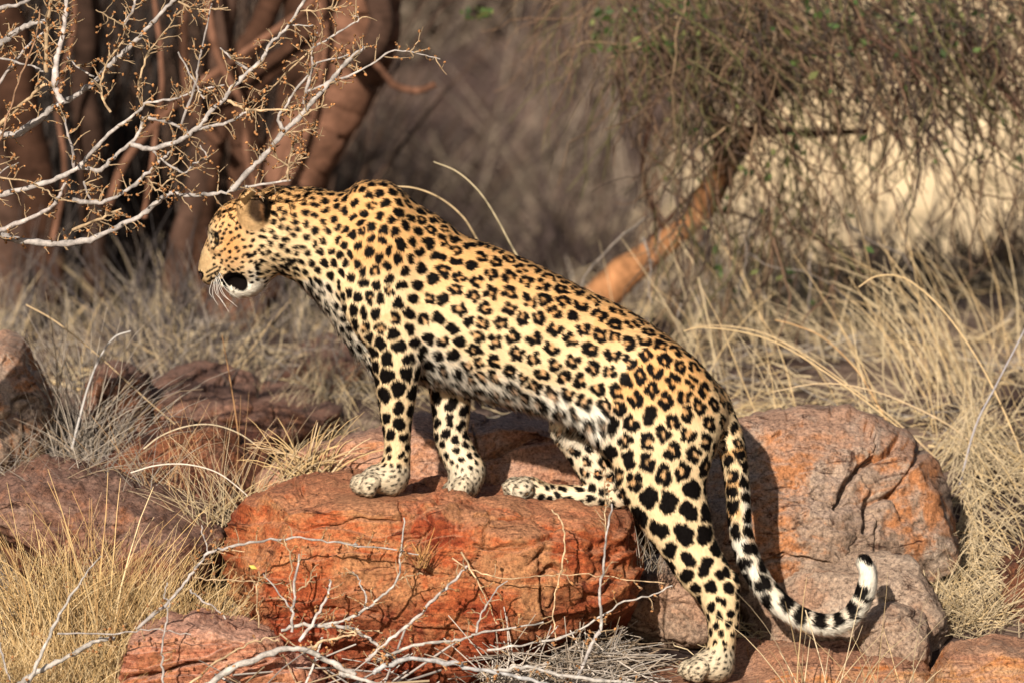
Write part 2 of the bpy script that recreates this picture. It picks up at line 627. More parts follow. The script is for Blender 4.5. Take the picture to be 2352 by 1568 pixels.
NEI = np.array([[t[1] for t in kd.find_n(p, 3)] for p in BV])

# per-cell design
CX, CY = to_px(CP)
creg = REG[cells]
e1 = flow[cells]
e2 = np.cross(CN, e1)
ros = np.zeros(nC)
tr = creg == 'trunk'
ros[tr] = interp(CX, [(900, .05), (1010, .45), (1100, .95), (1500, .97), (1600, .85)])[tr]
hn = (creg == 'hind_near') | (creg == 'hind_far')
ros[hn] = interp(CY, [(980, .9), (1080, .5), (1130, .1), (1160, 0)])[hn]
ros[creg == 'neck'] = 0
fo = (creg == 'fore_near') | (creg == 'fore_far')
ros[fo] = interp(CY, [(560, .25), (760, .2), (830, .0)])[fo]
ros[creg == 'tail'] = interp(CY, [(900, .5), (1000, .1)])[creg == 'tail']
is_ros = _rs.random(nC) < ros
blob = np.zeros((nC, 6, 3))
blob[:, :, 2] = -1.0
fill = np.zeros(nC)
for c in range(nC):
    th0 = _rs.uniform(0, 6.283)
    if is_ros[c]:
        n = int(_rs.choice([4, 4, 5, 5, 6]))
        gap = _rs.uniform(0.0, 1.6)
        for i in range(n):
            th = th0 + (6.283 - gap) * (i / n) + _rs.uniform(-.22, .22)
            rr = _rs.uniform(.26, .305)
            blob[c, i] = (rr * 1.12 * math.cos(th), rr * math.sin(th), _rs.uniform(.175, .23))
        fill[c] = 0.26
    else:
        r_ = creg[c]
        ink = .41
        if r_ == 'head':
            ink = .30
        elif r_ == 'neck':
            ink = .385
        elif r_ in ('fore_near', 'fore_far'):
            ink = float(interp(CY[c], [(600, .41), (780, .44), (860, .46), (950, .43), (1040, .36), (1080, .26)]))
        elif r_ in ('hind_near',):
            ink = float(interp(CY[c], [(1000, .44), (1100, .47), (1300, .45), (1400, .39), (1500, .27)]))
        elif r_ == 'hind_far':
            ink = .39 if CX[c] > 1240 else .25
        elif r_ == 'tail':
            ink = .50
        n = int(_rs.choice([1, 2, 2, 3, 3]))
        sz = _rs.uniform(.88, 1.1)
        for i in range(n):
            th = th0 + 6.283 * i / n + _rs.uniform(-.3, .3)
            rr = 0 if n == 1 else ink * _rs.uniform(.30, .5)
            blob[c, i] = (rr * 1.2 * math.cos(th), rr * math.sin(th), (ink if n == 1 else ink * _rs.uniform(.68, .82)) * sz)

warp = np.stack([fbm(BV * 55 + 3.1, 2), fbm(BV * 55 + 71.7, 2), fbm(BV * 55 + 133.3, 2)], 1) * 0.0045
warp += np.stack([perlin(BV * 190 + 5.1), perlin(BV * 190 + 9.7), perlin(BV * 190 + 21.3)], 1) * 0.0012
QV = BV + warp * np.clip(sp / 36, .3, 1)[:, None]
dark = np.full(nV, 9.0)
tanf = np.zeros(nV)
for k in range(3):
    c = NEI[:, k]
    w = QV - CP[c]
    u = (w * e1[c]).sum(1) / CS[c] * 0.92
    v = (w * e2[c]).sum(1) / CS[c]
    hgt = np.abs((w * CN[c]).sum(1)) / CS[c]
    d = np.full(nV, 9.0)
    for i in range(6):
        bl = blob[c, i]
        q = np.sqrt((u - bl[:, 0]) ** 2 + (v - bl[:, 1]) ** 2 + hgt ** 2 * .5) - bl[:, 2]
        q = np.where(bl[:, 2] > 0, q, 9.0)
        h_ = np.clip(.5 + .5 * (d - q) / .07, 0, 1)
        d = np.where(q < 8, d * (1 - h_) + q * h_ - .07 * h_ * (1 - h_), d)
    dark = np.minimum(dark, d * CS[c])
    tanf = np.maximum(tanf, sstep(.32, .20, np.sqrt(u * u + v * v + hgt ** 2)) * (fill[c] > 0))

# keep a pale net between neighbouring cells
_d = [np.linalg.norm(QV - CP[NEI[:, k]], axis=1) for k in (0, 1)]
_gap = (_d[1] - _d[0]) * .5
dark = np.maximum(dark, np.where(creg[NEI[:, 0]] == 'tail', .035, .055) * CS[NEI[:, 0]] - _gap)

# ground colour of the coat
TANC = np.array([.78, .44, .18])
CREAM = np.array([.88, .66, .39])
WHITE = np.array([.88, .82, .70])
ORANGE = np.array([.66, .31, .10])
ctr = np.array([b[0] + 0.5 * (b[1] - b[0]) for b in BONES])[BW]
rad_ = np.array([b[2] for b in BONES])[BW]
upness = np.clip(((BV - ctr)[:, 2]) / rad_, -1, 1)
low = sstep(.75, -.25, upness)
col = TANC + (CREAM - TANC) * low[:, None]
bel = sstep(-.50, -.85, upness) * is_['trunk']
legin = sstep(0.1, 0.8, np.where(BV[:, 1] < 0, BN[:, 1], -BN[:, 1])) * (fore | is_['hind_near'] | hf) * sstep(760, 860, PY)
legc = (fore & (PY > 780)) | (is_['hind_near'] & (PY > 1000)) | hf
col[legc] = (CREAM * .98)[None, :]


def mixc(w, c):
    global col
    w = np.clip(w, 0, 1)[:, None]
    col = col + (c - col) * w


mixc(np.maximum(bel, legin * .35), WHITE)
armpit = np.exp(-(((PX - 985) / 38) ** 2 + ((PY - 830) / 55) ** 2)) * (BV[:, 1] < 0)
groin = np.exp(-(((PX - 1345) / 85) ** 2 + ((PY - 985) / 42) ** 2))
mixc(np.maximum(armpit, groin) * .85, WHITE)
paw = (fore * sstep(1055, 1090, PY) + is_['hind_near'] * sstep(1470, 1510, PY) + hf * sstep(1250, 1190, PX) * (PY > 1080)) > .3
mixc(mesh_smooth(paw.astype(float)[:, None], 10)[:, 0] * .75, np.array([.60, .53, .41]))
# chest front
mixc(is_['trunk'] * sstep(40, -10, (PX - 745) - (PY - 660) * .60) * (PY > 640) * .7, WHITE)
# head
hd = is_['head'].astype(float)
face = np.exp(-(((PX - 530) / 48) ** 2 + ((PY - 560) / 60) ** 2)) * hd
mixc(face * .9, ORANGE)
mixc(hd * sstep(505, 470, PX) * sstep(560, 600, PY) * .7, np.array([.50, .33, .16]))       # bridge of the nose
mixc(hd * sstep(635, 655, PY) * (PX > 515), WHITE)                                         # chin
mixc(hd * np.exp(-(((PX - 590) / 26) ** 2 + ((PY - 640) / 24) ** 2)), WHITE)
mixc(np.exp(-(((PX - 484) / 7) ** 2 + ((PY - 546) / 18) ** 2)) * hd, np.array([.78, .62, .40]))
# tail
ti = is_['tail']
inner = ((BV - ctr) * (at(1880, 1300, 0) - ctr)).sum(1) / rad_ / np.maximum(np.linalg.norm(at(1880, 1300, 0) - ctr, axis=1), 1e-6)
tail_low = ti * sstep(1200, 1330, PY)
mixc(ti * np.maximum(sstep(.1, -.6, np.where(PY > 1200, inner, -BN[:, 0])), .75 * sstep(1150, 1300, PY)) * sstep(1040, 1180, PY), WHITE)
mixc(ti * (PX > 1950) * sstep(1420, 1350, PY) * .9, WHITE)
grain = fbm(BV * 140, 2)
col *= (1 + .10 * grain)[:, None]
mixc(tanf * .65, np.array([.56, .27, .09]))

# ---- ink
no_spot = np.zeros(nV)
no_spot = np.maximum(no_spot, hd * (np.exp(-(((PX - 472) / 16) ** 2 + ((PY - 610) / 40) ** 2)) > .45))
no_spot = np.maximum(no_spot, hd * ((PY > 652) & (PX < 592)))
earm = (np.hypot((PX - 581) / 38, (PY - 484) / 46) < 1) & (np.abs(BV[:, 1] - HY) > .040) & (PX > 538) & (PY < 530)
no_spot = np.maximum(no_spot, earm * 1.0)
# tail rings towards the tip
L_ = [0.0]
for b in BONES:
    L_.append(L_[-1] + (np.linalg.norm(b[1] - b[0]) if b[3] == 'tail' else 0))
tailu = (np.array(L_)[BW] + BT * np.array([np.linalg.norm(b[1] - b[0]) for b in BONES])[BW]) / S
TL = L_[-1] / S
from_tip = TL - tailu
ring_zone = ti & (from_tip < 330)
no_spot = np.maximum(no_spot, ring_zone * 1.0)
ink = sstep(.0011, -.0011, dark) * (1 - no_spot)
rw = from_tip + 7 * perlin(BV * 60)
fr = np.mod(rw - 62, 46)
rings = sstep(0, 4, fr) * sstep(39, 34, fr) * (from_tip > 62) * sstep(-.8, -.6, inner + .25 * perlin(BV * 45 + 7))
rings = np.maximum(rings, (from_tip < 16) * (BN[:, 2] > .1) * 1.0)
ink = np.where(ring_zone, rings, ink)


def stroke(pts, w, amt=1.0, mask=None):
    global ink
    d = np.full(nV, 1e9)
    for (x0, y0), (x1, y1) in zip(pts[:-1], pts[1:]):
        vx, vy = x1 - x0, y1 - y0
        t = np.clip(((PX - x0) * vx + (PY - y0) * vy) / max(vx * vx + vy * vy, 1e-9), 0, 1)
        d = np.minimum(d, np.hypot(PX - x0 - t * vx, PY - y0 - t * vy))
    k = sstep(w + 1.5, w - 1.5, d) * amt
    ink = np.maximum(ink, k * (hd if mask is None else mask))


for pts, w in (([(474, 627), (486, 620), (498, 613)], 2.4), ([(475, 636), (488, 629), (503, 621)], 2.6), ([(478, 645), (490, 639), (505, 631)], 2.6), ([(488, 650), (500, 646)], 2.6),
               ([(496, 540), (499, 550), (497, 561)], 6.0), ([(497, 562), (490, 574)], 2.2), ([(490, 533), (500, 536)], 2.4), ([(484, 537), (494, 541)], 1.8),
               ([(586, 611), (594, 608)], 4.0), ([(588, 620), (597, 618)], 3.6), ([(588, 630), (597, 628)], 3.2), ([(587, 639), (594, 637)], 2.6),
               ([(600, 597), (616, 604)], 4.5), ([(566, 585), (578, 588)], 4.5)):
    stroke(pts, w)
stroke([(650, 610), (664, 600), (672, 596)], 6.5, mask=is_['neck'] | is_['head'])
stroke([(628, 618), (650, 627)], 4, mask=is_['neck'] | is_['head'])
# nose leather, lips and open mouth
nose = np.exp(-(((PX - 459) / 10) ** 2 + ((PY - 633) / 12) ** 2)) > .42
ink = np.maximum(ink, nose * hd)
mo = np.hypot((PX - 540 - .1 * (PY - 646)) / 29, (PY - 646 - .18 * (PX - 540)) / (16 + .22 * np.clip(PX - 518, 0, 40)))
ink = np.maximum(ink, sstep(1.04, .94, mo) * hd)  # shade inside the open mouth painted in as black
stroke([(506, 653), (516, 640), (524, 628)], 5)
lipline = hd * (PX > 495) * (PX < 530) * (BN[:, 2] < -.55) * (PY > 640) * (PY < 660)
ink = np.maximum(ink, lipline)
# ears: dark back, dark hollow, pale edge
ear_back = earm * ((BN[:, 0] > .45) | (PX > 604)) * (PY < 512)
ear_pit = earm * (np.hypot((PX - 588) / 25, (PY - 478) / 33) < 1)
ink = np.where(earm, np.minimum(ink, .15), ink)
ink = np.maximum(ink, mesh_smooth((ear_back * .97)[:, None], 3)[:, 0])
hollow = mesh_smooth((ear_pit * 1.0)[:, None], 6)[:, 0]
mixc(earm * .7, np.array([.66, .44, .22]))
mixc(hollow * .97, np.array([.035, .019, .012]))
mixc(earm * np.exp(-((PX - 598 - .1 * (PY - 480)) / 3.5) ** 2) * (PY > 466) * .6, np.array([.40, .20, .09]))
INKC = np.array([.005, .0038, .0034])
coat = col + (INKC - col) * np.clip(ink, 0, 1)[:, None]
coat = np.clip(coat, .003, .92)
attr_color(_me, 'coat', coat)

# ---- fur length
fl = np.full(nV, .0075)
fl[is_['head']] = .0045
fl[is_['neck']] = .0095
fl[fore & (PY > 860)] = .0065
fl[is_['hind_near'] & (PY > 1250)] = .0065
fl[hf & (PY > 1060)] = .0065
fl[ti] = interp(PY, [(950, .008), (1150, .010), (1300, .013)])[ti]
fl = np.maximum(fl, bel * .024)
fl = np.maximum(fl, groin * .026 * (BN[:, 2] < .3))
fl = np.maximum(fl, armpit * .016)
fl = np.maximum(fl, .016 * (is_['trunk'] * sstep(40, -10, (PX - 745) - (PY - 660) * .60) * (PY > 640)))
fl = np.where(hd * (PY > 660) > .5, .010, fl)
fl = np.where(earm, .006, fl)
fl = np.where((mo < 1.0) & (hd > .5), .0006, fl)
fl = np.where((nose * hd) > .5, .0005, fl)
fl = np.where((np.exp(-(((PX - 497) / 8) ** 2 + ((PY - 551) / 14) ** 2)) > .5) & (hd > .5), .0012, fl)
fl = mesh_smooth(fl[:, None], 3)[:, 0]

m_body, N, L, b = new_mat('leopard_skin', .8, .03)
a_ = N.new('ShaderNodeAttribute')
a_.attribute_name = 'coat'
L.new(a_.outputs['Color'], b.inputs['Base Color'])
_me.materials.clear()
_me.materials.append(m_body)
tag(leopard, 'spotted leopard stepping up onto a red boulder with mouth open and tail curled', 'leopard')

# ---- fur strands
N_FUR = 380000
T0 = np.concatenate([BF[:, [0, 1, 2]], BF[:, [0, 2, 3]]])
A_, B_, C_ = BV[T0[:, 0]], BV[T0[:, 1]], BV[T0[:, 2]]
ar = np.linalg.norm(np.cross(B_ - A_, C_ - A_), axis=1) * .5
nm = np.cross(B_ - A_, C_ - A_)
nm /= np.maximum(np.linalg.norm(nm, axis=1), 1e-12)[:, None]
dens = ar * np.where(nm[:, 1] > .35, .35, 1.0) * (fl[T0[:, 0]] > .002)
dens *= np.where(fl[T0[:, 0]] < .006, 1.7, 1.0)
pick = _rs.choice(len(T0), N_FUR, p=dens / dens.sum())
r1, r2 = np.sqrt(_rs.random(N_FUR)), _rs.random(N_FUR)
w0, w1, w2 = 1 - r1, r1 * (1 - r2), r1 * r2


def bary(A):
    T = T0[pick]
    W = (w0, w1, w2)
    return sum((A[T[:, i]] * (W[i][:, None] if A.ndim == 2 else W[i])) for i in range(3))


fp, fn, ff, fc, flen = bary(BV), bary(BN), bary(flow), bary(coat), bary(fl)
fn /= np.linalg.norm(fn, axis=1)[:, None]
ff -= (ff * fn).sum(1)[:, None] * fn
ff /= np.maximum(np.linalg.norm(ff, axis=1), 1e-6)[:, None]
side = np.cross(fn, ff)
guard = _rs.random(N_FUR) < .05
flen = flen * _rs.uniform(.75, 1.25, N_FUR) * np.where(guard, 1.35, 1.0)
cl = perlin(fp * 90)
lift = np.clip(.36 + .09 * _rs.normal(size=N_FUR) + .10 * cl + .18 * guard, .10, .9)
sw = .16 * _rs.normal(size=N_FUR) + .30 * perlin(fp * 60 + 9)
d1 = ff * np.cos(lift)[:, None] + fn * np.sin(lift)[:, None] + side * sw[:, None]
d2 = ff * np.cos(lift * .35)[:, None] + fn * np.sin(lift * .35)[:, None] + side * (sw * 1.3)[:, None]
longf = sstep(.013, .022, flen)[:, None]
d2 = d2 + longf * np.array([0.0, 0.0, -.75])
d1 /= np.linalg.norm(d1, axis=1)[:, None]
d2 /= np.linalg.norm(d2, axis=1)[:, None]
pts4 = np.empty((N_FUR, 4, 3), np.float32)
pts4[:, 0] = fp - fn * .0006
pts4[:, 1] = fp + d1 * (flen * .36)[:, None]
pts4[:, 2] = pts4[:, 1] + (d1 * .35 + d2 * .65) * (flen * .34)[:, None]
pts4[:, 3] = pts4[:, 2] + d2 * (flen * .32)[:, None]
hc = bpy.data.hair_curves.new('fur')
hc.add_curves([4] * N_FUR)
hc.points.foreach_set('position', pts4.ravel())
rad = np.tile(np.array([.00042, .00040, .00030, .00010], np.float32), N_FUR)
if 'radius' not in hc.attributes:
    hc.attributes.new('radius', 'FLOAT', 'POINT')
hc.attributes['radius'].data.foreach_set('value', rad)
ca = hc.attributes.new('coat', 'FLOAT_COLOR', 'CURVE')
buf = np.ones((N_FUR, 4), np.float32)
buf[:, :3] = np.clip(fc * _rs.uniform(.88, 1.12, (N_FUR, 1)), .003, .95)
ca.data.foreach_set('color', buf.ravel())
na = hc.attributes.new('skin_normal', 'FLOAT_VECTOR', 'CURVE')
sn = fn * .8 + d1 * .15 + _rs.normal(size=(N_FUR, 3)) * .10
na.data.foreach_set('vector', (sn / np.linalg.norm(sn, axis=1)[:, None]).astype(np.float32).ravel())
m_fur, N, L, b = new_mat('leopard_fur', .6, .07)
a_ = N.new('ShaderNodeAttribute')
a_.attribute_name = 'coat'
L.new(a_.outputs['Color'], b.inputs['Base Color'])
a2 = N.new('ShaderNodeAttribute')
a2.attribute_name = 'skin_normal'
L.new(a2.outputs['Vector'], b.inputs['Normal'])
hc.materials.append(m_fur)
fur = bpy.data.objects.new('fur', hc)
COL.objects.link(fur)
fur.parent = leopard
fur['kind'] = 'stuff'
# ------------------------------------------------------------------ ground
def ground_z(x, y):
    x = np.asarray(x, float)
    y = np.asarray(y, float)
    z = np.interp(y, [-60, -14, -3, -.5, 0, .5, 1, 1.6, 2.4, 5, 7.5, 9.0, 10, 16, 40, 120, 600, 2500],
                  [-1.5, -.7, -.32, -.10, -.02, .13, .30, .42, .47, .44, .22, .16, .45, 3.9, 11, 30, 70, 110])
    hump = .10 * np.exp(-((x - 1.6) / .8) ** 2 - ((y - 4.2) / 1.3) ** 2)
    P = np.stack([x, y, 0 * x], -1).reshape(-1, 3)
    nz = (fbm(P * .55 + 4.2, 3) * .10 * sstep(1.5, 7, y).ravel() + fbm(P * 1.1 + 2.2, 3) * .10 * sstep(9, 11, y).ravel() + fbm(P * 3.1 + 1.2, 3) * .022).reshape(x.shape)
    return z + hump + nz


gx = np.concatenate([-np.geomspace(900, 2.2, 60), np.linspace(-2.1, 2.9, 190), np.geomspace(3.0, 900, 60)])
gy = np.concatenate([-np.geomspace(60, 1.3, 24), np.linspace(-1.2, 12, 330), np.geomspace(12.1, 1500, 110)])
GX, GY = np.meshgrid(gx, gy, indexing='ij')
GZ = ground_z(GX, GY)
gv = np.stack([GX, GY, GZ], -1).reshape(-1, 3)
ii = np.arange(len(gx) * len(gy)).reshape(len(gx), len(gy))
gf = np.stack([ii[:-1, :-1], ii[1:, :-1], ii[1:, 1:], ii[:-1, 1:]], -1).reshape(-1, 4)
m_ground, N, L, b = new_mat('dry_soil', .95, .05)
v = n_map(N, L)
soil = n_ramp(N, L, n_noise(N, L, v, 1.25, 7, .58), [(.38, (.036, .026, .026)), (.46, (.080, .056, .052)), (.54, (.17, .125, .108)), (.64, (.36, .28, .225))])
litter = n_ramp(N, L, n_noise(N, L, v, 30, 5, .7), [(.35, (.45, .40, .36)), (.65, (1.25, 1.2, 1.1))])
soil2 = n_mix(N, L, 1.0, soil, litter, 'MULTIPLY')
sand_a = N.new('ShaderNodeAttribute')
sand_a.attribute_name = 'sand'
sandc = n_ramp(N, L, n_noise(N, L, v, 2.5, 5, .6), [(.3, (.56, .43, .26)), (.7, (.70, .56, .37))])
cc = n_mix(N, L, sand_a.outputs['Fac'], soil2, sandc)
L.new(cc, b.inputs['Base Color'])
n_bump(N, L, b, n_noise(N, L, v, 45, 6, .7), .6, .02)
ground = mesh_obj('ground', gv, gf, m_ground)
ground['kind'] = 'structure'
sx, sy = gv[:, 0], gv[:, 1]
nzs = fbm(gv * .8 + 9.1, 4)
sandw = sstep(.55, 1.35, sx - .10 * (sy - 9) + 1.1 * nzs) * sstep(7.2, 9.2, sy + 1.6 * nzs)
sa = ground.data.attributes.new('sand', 'FLOAT', 'POINT')
sa.data.foreach_set('value', sandw.astype(np.float32))


# ------------------------------------------------------------------ rocks
def mat_rock(name, stops, strata=(4, 4, 26), rot=(0, 0, 0), stain=(.05, .02, .015), stain_lo=.56, patch=(.36, .25, .16), patch_amt=.5, patch_lo=.50, scale=1.0, bump=.6, top=None, low=None):
    m, N, L, b = new_mat(name, .85, .15)
    vs = n_map(N, L, strata, rot)
    v = n_map(N, L)
    big = n_noise(N, L, v, 3.2 * scale, 7, .65, .5)
    lay = n_noise(N, L, vs, 1.0 * scale, 10, .72, .8)
    mixf = N.new('ShaderNodeMath')
    mixf.operation = 'MULTIPLY_ADD'
    L.new(lay, mixf.inputs[0])
    mixf.inputs[1].default_value = 1.05
    av = N.new('ShaderNodeMath')
    av.operation = 'MULTIPLY_ADD'
    L.new(big, av.inputs[0])
    av.inputs[1].default_value = .65
    av.inputs[2].default_value = -.35
    L.new(av.outputs[0], mixf.inputs[2])
    c = n_ramp(N, L, mixf.outputs[0], stops)
    pt = n_ramp(N, L, n_noise(N, L, v, 5.5 * scale, 7, .68, .8), [(patch_lo, (0, 0, 0)), (patch_lo + .10, (patch_amt,) * 3)])
    c = n_mix(N, L, pt, c, patch)
    st = n_ramp(N, L, n_noise(N, L, v, 8.0 * scale, 9, .76, 1.0), [(stain_lo, (0, 0, 0)), (stain_lo + .09, (.85, .85, .85))])
    c = n_mix(N, L, st, c, stain)
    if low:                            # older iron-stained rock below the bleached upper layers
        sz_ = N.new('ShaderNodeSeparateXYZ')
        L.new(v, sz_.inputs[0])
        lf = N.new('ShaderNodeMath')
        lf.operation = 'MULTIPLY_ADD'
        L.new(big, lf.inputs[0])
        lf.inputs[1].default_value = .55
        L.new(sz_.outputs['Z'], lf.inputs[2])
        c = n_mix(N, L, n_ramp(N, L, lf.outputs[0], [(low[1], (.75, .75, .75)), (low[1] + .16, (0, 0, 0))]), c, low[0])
    if top:                            # separate tint mixed in on what faces up
        g = N.new('ShaderNodeNewGeometry')
        sp_ = N.new('ShaderNodeSeparateXYZ')
        L.new(g.outputs['Normal'], sp_.inputs[0])
        tf = n_ramp(N, L, sp_.outputs['Z'], [(.35, (0, 0, 0)), (.85, (.6, .6, .6))])
        c = n_mix(N, L, tf, c, top)
    vein = n_noise(N, L, vs, 2.6 * scale, 9, .78, 1.4)
    c = n_mix(N, L, 1.0, c, n_ramp(N, L, vein, [(.37, (.22, .16, .15)), (.44, (1, 1, 1)), (.62, (1, 1, 1)), (.72, (1.3, 1.28, 1.22))]), 'MULTIPLY')
    fine = n_noise(N, L, v, 120, 8, .85)
    c = n_mix(N, L, 1.0, c, n_ramp(N, L, fine, [(.36, (.20, .17, .16)), (.50, (1, 1, 1)), (.64, (1.75, 1.7, 1.6))]), 'MULTIPLY')
    L.new(c, b.inputs['Base Color'])
    h = N.new('ShaderNodeMath')
    h.operation = 'MULTIPLY_ADD'
    L.new(n_noise(N, L, v, 60, 9, .8), h.inputs[0])
    h.inputs[1].default_value = .5
    L.new(lay, h.inputs[2])
    n_bump(N, L, b, h.outputs[0], bump, .035)
    return m


RED = [(.22, (.085, .015, .008)), (.37, (.21, .040, .016)), (.50, (.36, .095, .034)), (.63, (.40, .165, .070)), (.78, (.40, .245, .14))]
ORANGE_R = [(.22, (.10, .034, .016)), (.40, (.27, .095, .034)), (.54, (.42, .20, .085)), (.70, (.42, .27, .16)), (.82, (.36, .28, .22))]
GREY = [(.22, (.12, .085, .062)), (.40, (.26, .18, .13)), (.54, (.36, .27, .205)), (.70, (.43, .345, .275)), (.84, (.42, .26, .14))]
PINK = [(.22, (.12, .040, .024)), (.40, (.31, .105, .058)), (.54, (.44, .21, .13)), (.70, (.50, .31, .22)), (.84, (.42, .16, .06))]
DARK = [(.22, (.028, .014, .012)), (.42, (.085, .035, .026)), (.58, (.17, .075, .048)), (.76, (.22, .14, .10))]
DUSKY = [(.22, (.045, .021, .015)), (.40, (.13, .060, .040)), (.54, (.20, .108, .076)), (.70, (.25, .17, .13)), (.84, (.26, .105, .052))]
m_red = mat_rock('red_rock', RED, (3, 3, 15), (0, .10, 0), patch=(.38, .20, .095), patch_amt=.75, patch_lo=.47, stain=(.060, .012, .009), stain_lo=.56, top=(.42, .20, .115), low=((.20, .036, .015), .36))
m_grey = mat_rock('grey_brown_rock', GREY, (3, 3, 8), (.2, .35, 0), patch=(.40, .165, .065), patch_amt=.9, patch_lo=.44, stain=(.06, .042, .030), stain_lo=.57, top=(.38, .28, .225))
m_grey2 = mat_rock('grey_rock', GREY, (3, 3, 6), (.1, -.3, 0), patch=(.34, .19, .12), patch_amt=.6, stain=(.10, .055, .042), stain_lo=.60)
m_or = mat_rock('orange_ledge_rock', ORANGE_R, (3, 3, 24), (0, .03, 0), patch=(.40, .14, .04), patch_amt=.6, stain=(.09, .035, .022), stain_lo=.60, top=(.38, .22, .16))
m_pink = mat_rock('pink_rock', PINK, (3, 3, 22), (0, -.16, 0), patch=(.42, .18, .08), patch_amt=.6, stain=(.12, .05, .035), stain_lo=.62, top=(.46, .28, .22))
m_dark = mat_rock('dark_rock', DARK, (3, 3, 10), (.1, .2, 0), patch=(.22, .08, .035), patch_amt=.6, stain=(.015, .010, .010), stain_lo=.53)
m_slab = mat_rock('weathered_slab_rock', [(.22, (.15, .065, .04)), (.40, (.33, .155, .095)), (.54, (.42, .235, .155)), (.70, (.40, .29, .235)), (.84, (.36, .15, .07))], (3, 3, 10), (.1, .3, 0), patch=(.42, .17, .07), patch_amt=.7, stain=(.10, .045, .032), stain_lo=.58, top=(.40, .25, .19))
m_mid = mat_rock('dusky_red_rock', DUSKY, (3, 3, 10), (.1, .25, 0), patch=(.30, .12, .055), patch_amt=.75, stain=(.05, .028, .022), stain_lo=.54, top=(.21, .13, .105))


def rock(name, outline, Y, half, mat, label, group=None, bed=(0.05, .1, 1.0), ledge=.012, ledge_gap=.055, lump=.03, crack=.02, pads=(), res=120, seed=0, cracks=(), box=4.0, cuts=9, cut_depth=.13, front=None, ridgy=.011):
    """A boulder: outline as seen, real depth, chipped faces, bedding ledges, joints. pads: (x, y, z, radius) footholds."""
    C = np.array([at(p[0], p[1], Y) for p in outline])
    c0 = at(np.mean([p[0] for p in outline]), np.mean([p[1] for p in outline]), Y)
    ang = np.arctan2(C[:, 2] - c0[2], C[:, 0] - c0[0])
    rr = np.hypot(C[:, 2] - c0[2], C[:, 0] - c0[0])
    o = np.argsort(ang)
    tt = np.linspace(-math.pi, math.pi, 361)[:-1]
    RT = np.interp(tt, ang[o], rr[o], period=2 * math.pi)
    for _ in range(4):
        RT = (np.roll(RT, 1) + 2 * RT + np.roll(RT, -1)) / 4
    n = res
    t1 = np.linspace(-1, 1, n)
    t1 = np.sin(t1 * math.pi / 2) * .35 + t1 * .65
    A, B = np.meshgrid(t1, t1, indexing='ij')
    m = np.maximum(np.abs(A), np.abs(B))
    rad = np.hypot(A, B)
    s = m                                             # square rings become rings of the outline
    th = np.arctan2(B, A)
    R = np.interp(th, tt, RT, period=2 * math.pi)
    prof = half * np.maximum(1 - s ** box, 0) ** .5
    X = c0[0] + R * np.cos(th) * s
    Z = c0[2] + R * np.sin(th) * s
    VF = np.stack([X, Y - prof, Z], -1).reshape(-1, 3)
    VB = np.stack([X, Y + prof, Z], -1).reshape(-1, 3)
    edge = (s > .99999).ravel()
    idf = np.arange(n * n)
    idb = np.where(edge, idf, n * n + np.cumsum(~edge) - 1)
    V = np.concatenate([VF, VB[~edge]])
    a = idf.reshape(n, n)
    q = idb.reshape(n, n)
    F1 = np.stack([a[:-1, :-1], a[1:, :-1], a[1:, 1:], a[:-1, 1:]], -1).reshape(-1, 4)
    F2 = np.stack([q[:-1, :-1], q[:-1, 1:], q[1:, 1:], q[1:, :-1]], -1).reshape(-1, 4)
    F = np.concatenate([F1, F2])

    def normals(V):
        fn = np.cross(V[F[:, 2]] - V[F[:, 0]], V[F[:, 3]] - V[F[:, 1]])
        nn = np.stack([np.bincount(F.ravel(), np.repeat(fn[:, c], 4), minlength=len(V)) for c in range(3)], 1)
        return nn / np.maximum(np.linalg.norm(nn, axis=1), 1e-12)[:, None]

    rs = np.random.default_rng(100 + seed)
    ext = np.array([rr.mean(), half, rr.mean()])
    for _ in range(cuts):                             # flat broken faces
        d_ = rs.normal(size=3) * np.array([.8, 1.0, .9])
        d_[1] = -abs(d_[1])
        d_ /= np.linalg.norm(d_)
        hgt = (V - c0) @ d_
        lim = hgt.max() * (1 - rs.uniform(.3, 1.0) * cut_depth * 2)
        over = hgt - lim
        soft = .005
        pull = np.where(over > 0, over - soft * (1 - np.exp(-np.maximum(over, 0) / soft)), 0)
        V = V - pull[:, None] * d_
    nrm = normals(V)
    P = V + seed * 3.7
    b_ = np.array(bed) / np.linalg.norm(bed)
    w = (P @ b_) / ledge_gap + 1.3 * fbm(P * 3.0, 3)
    fr = w - np.floor(w)
    saw = (fr ** 2.2) * sstep(1.0, .94, fr)
    amt = sstep(-.25, .35, perlin(P * 4 + 31))
    rg = 1 - np.abs(fbm(P * 6 + 12, 3))
    d = ledge * saw * amt + lump * fbm(P * 2.6 + 5, 2) + ridgy * (rg ** 2 - .7) + .008 * fbm(P * 14 + 2, 4) + .003 * fbm(P * 48, 3)
    ridge = np.abs(fbm(P * 2.1 + 50, 4))
    d -= crack * sstep(.028, .0, ridge)
    ridge2 = np.abs(fbm(P * np.array([3.5, 3.5, 9]) + 80, 4))
    d -= crack * .6 * sstep(.045, .0, ridge2) * sstep(-.1, .3, perlin(P * 3 + 7))
    px_, py_ = to_px(V)
    frontf = nrm[:, 1] < .2
    for line, cw, cd in cracks:
        dd = np.full(len(P), 1e9)
        for (x0, y0), (x1, y1) in zip(line[:-1], line[1:]):
            vx, vy = x1 - x0, y1 - y0
            t = np.clip(((px_ - x0) * vx + (py_ - y0) * vy) / max(vx * vx + vy * vy, 1e-9), 0, 1)
            dd = np.minimum(dd, np.hypot(px_ - x0 - t * vx, py_ - y0 - t * vy))
        dd = np.abs(dd + 7 * fbm(P * 22, 3))
        d -= cd * sstep(cw, 0, dd) * frontf
    V = V + nrm * d[:, None]
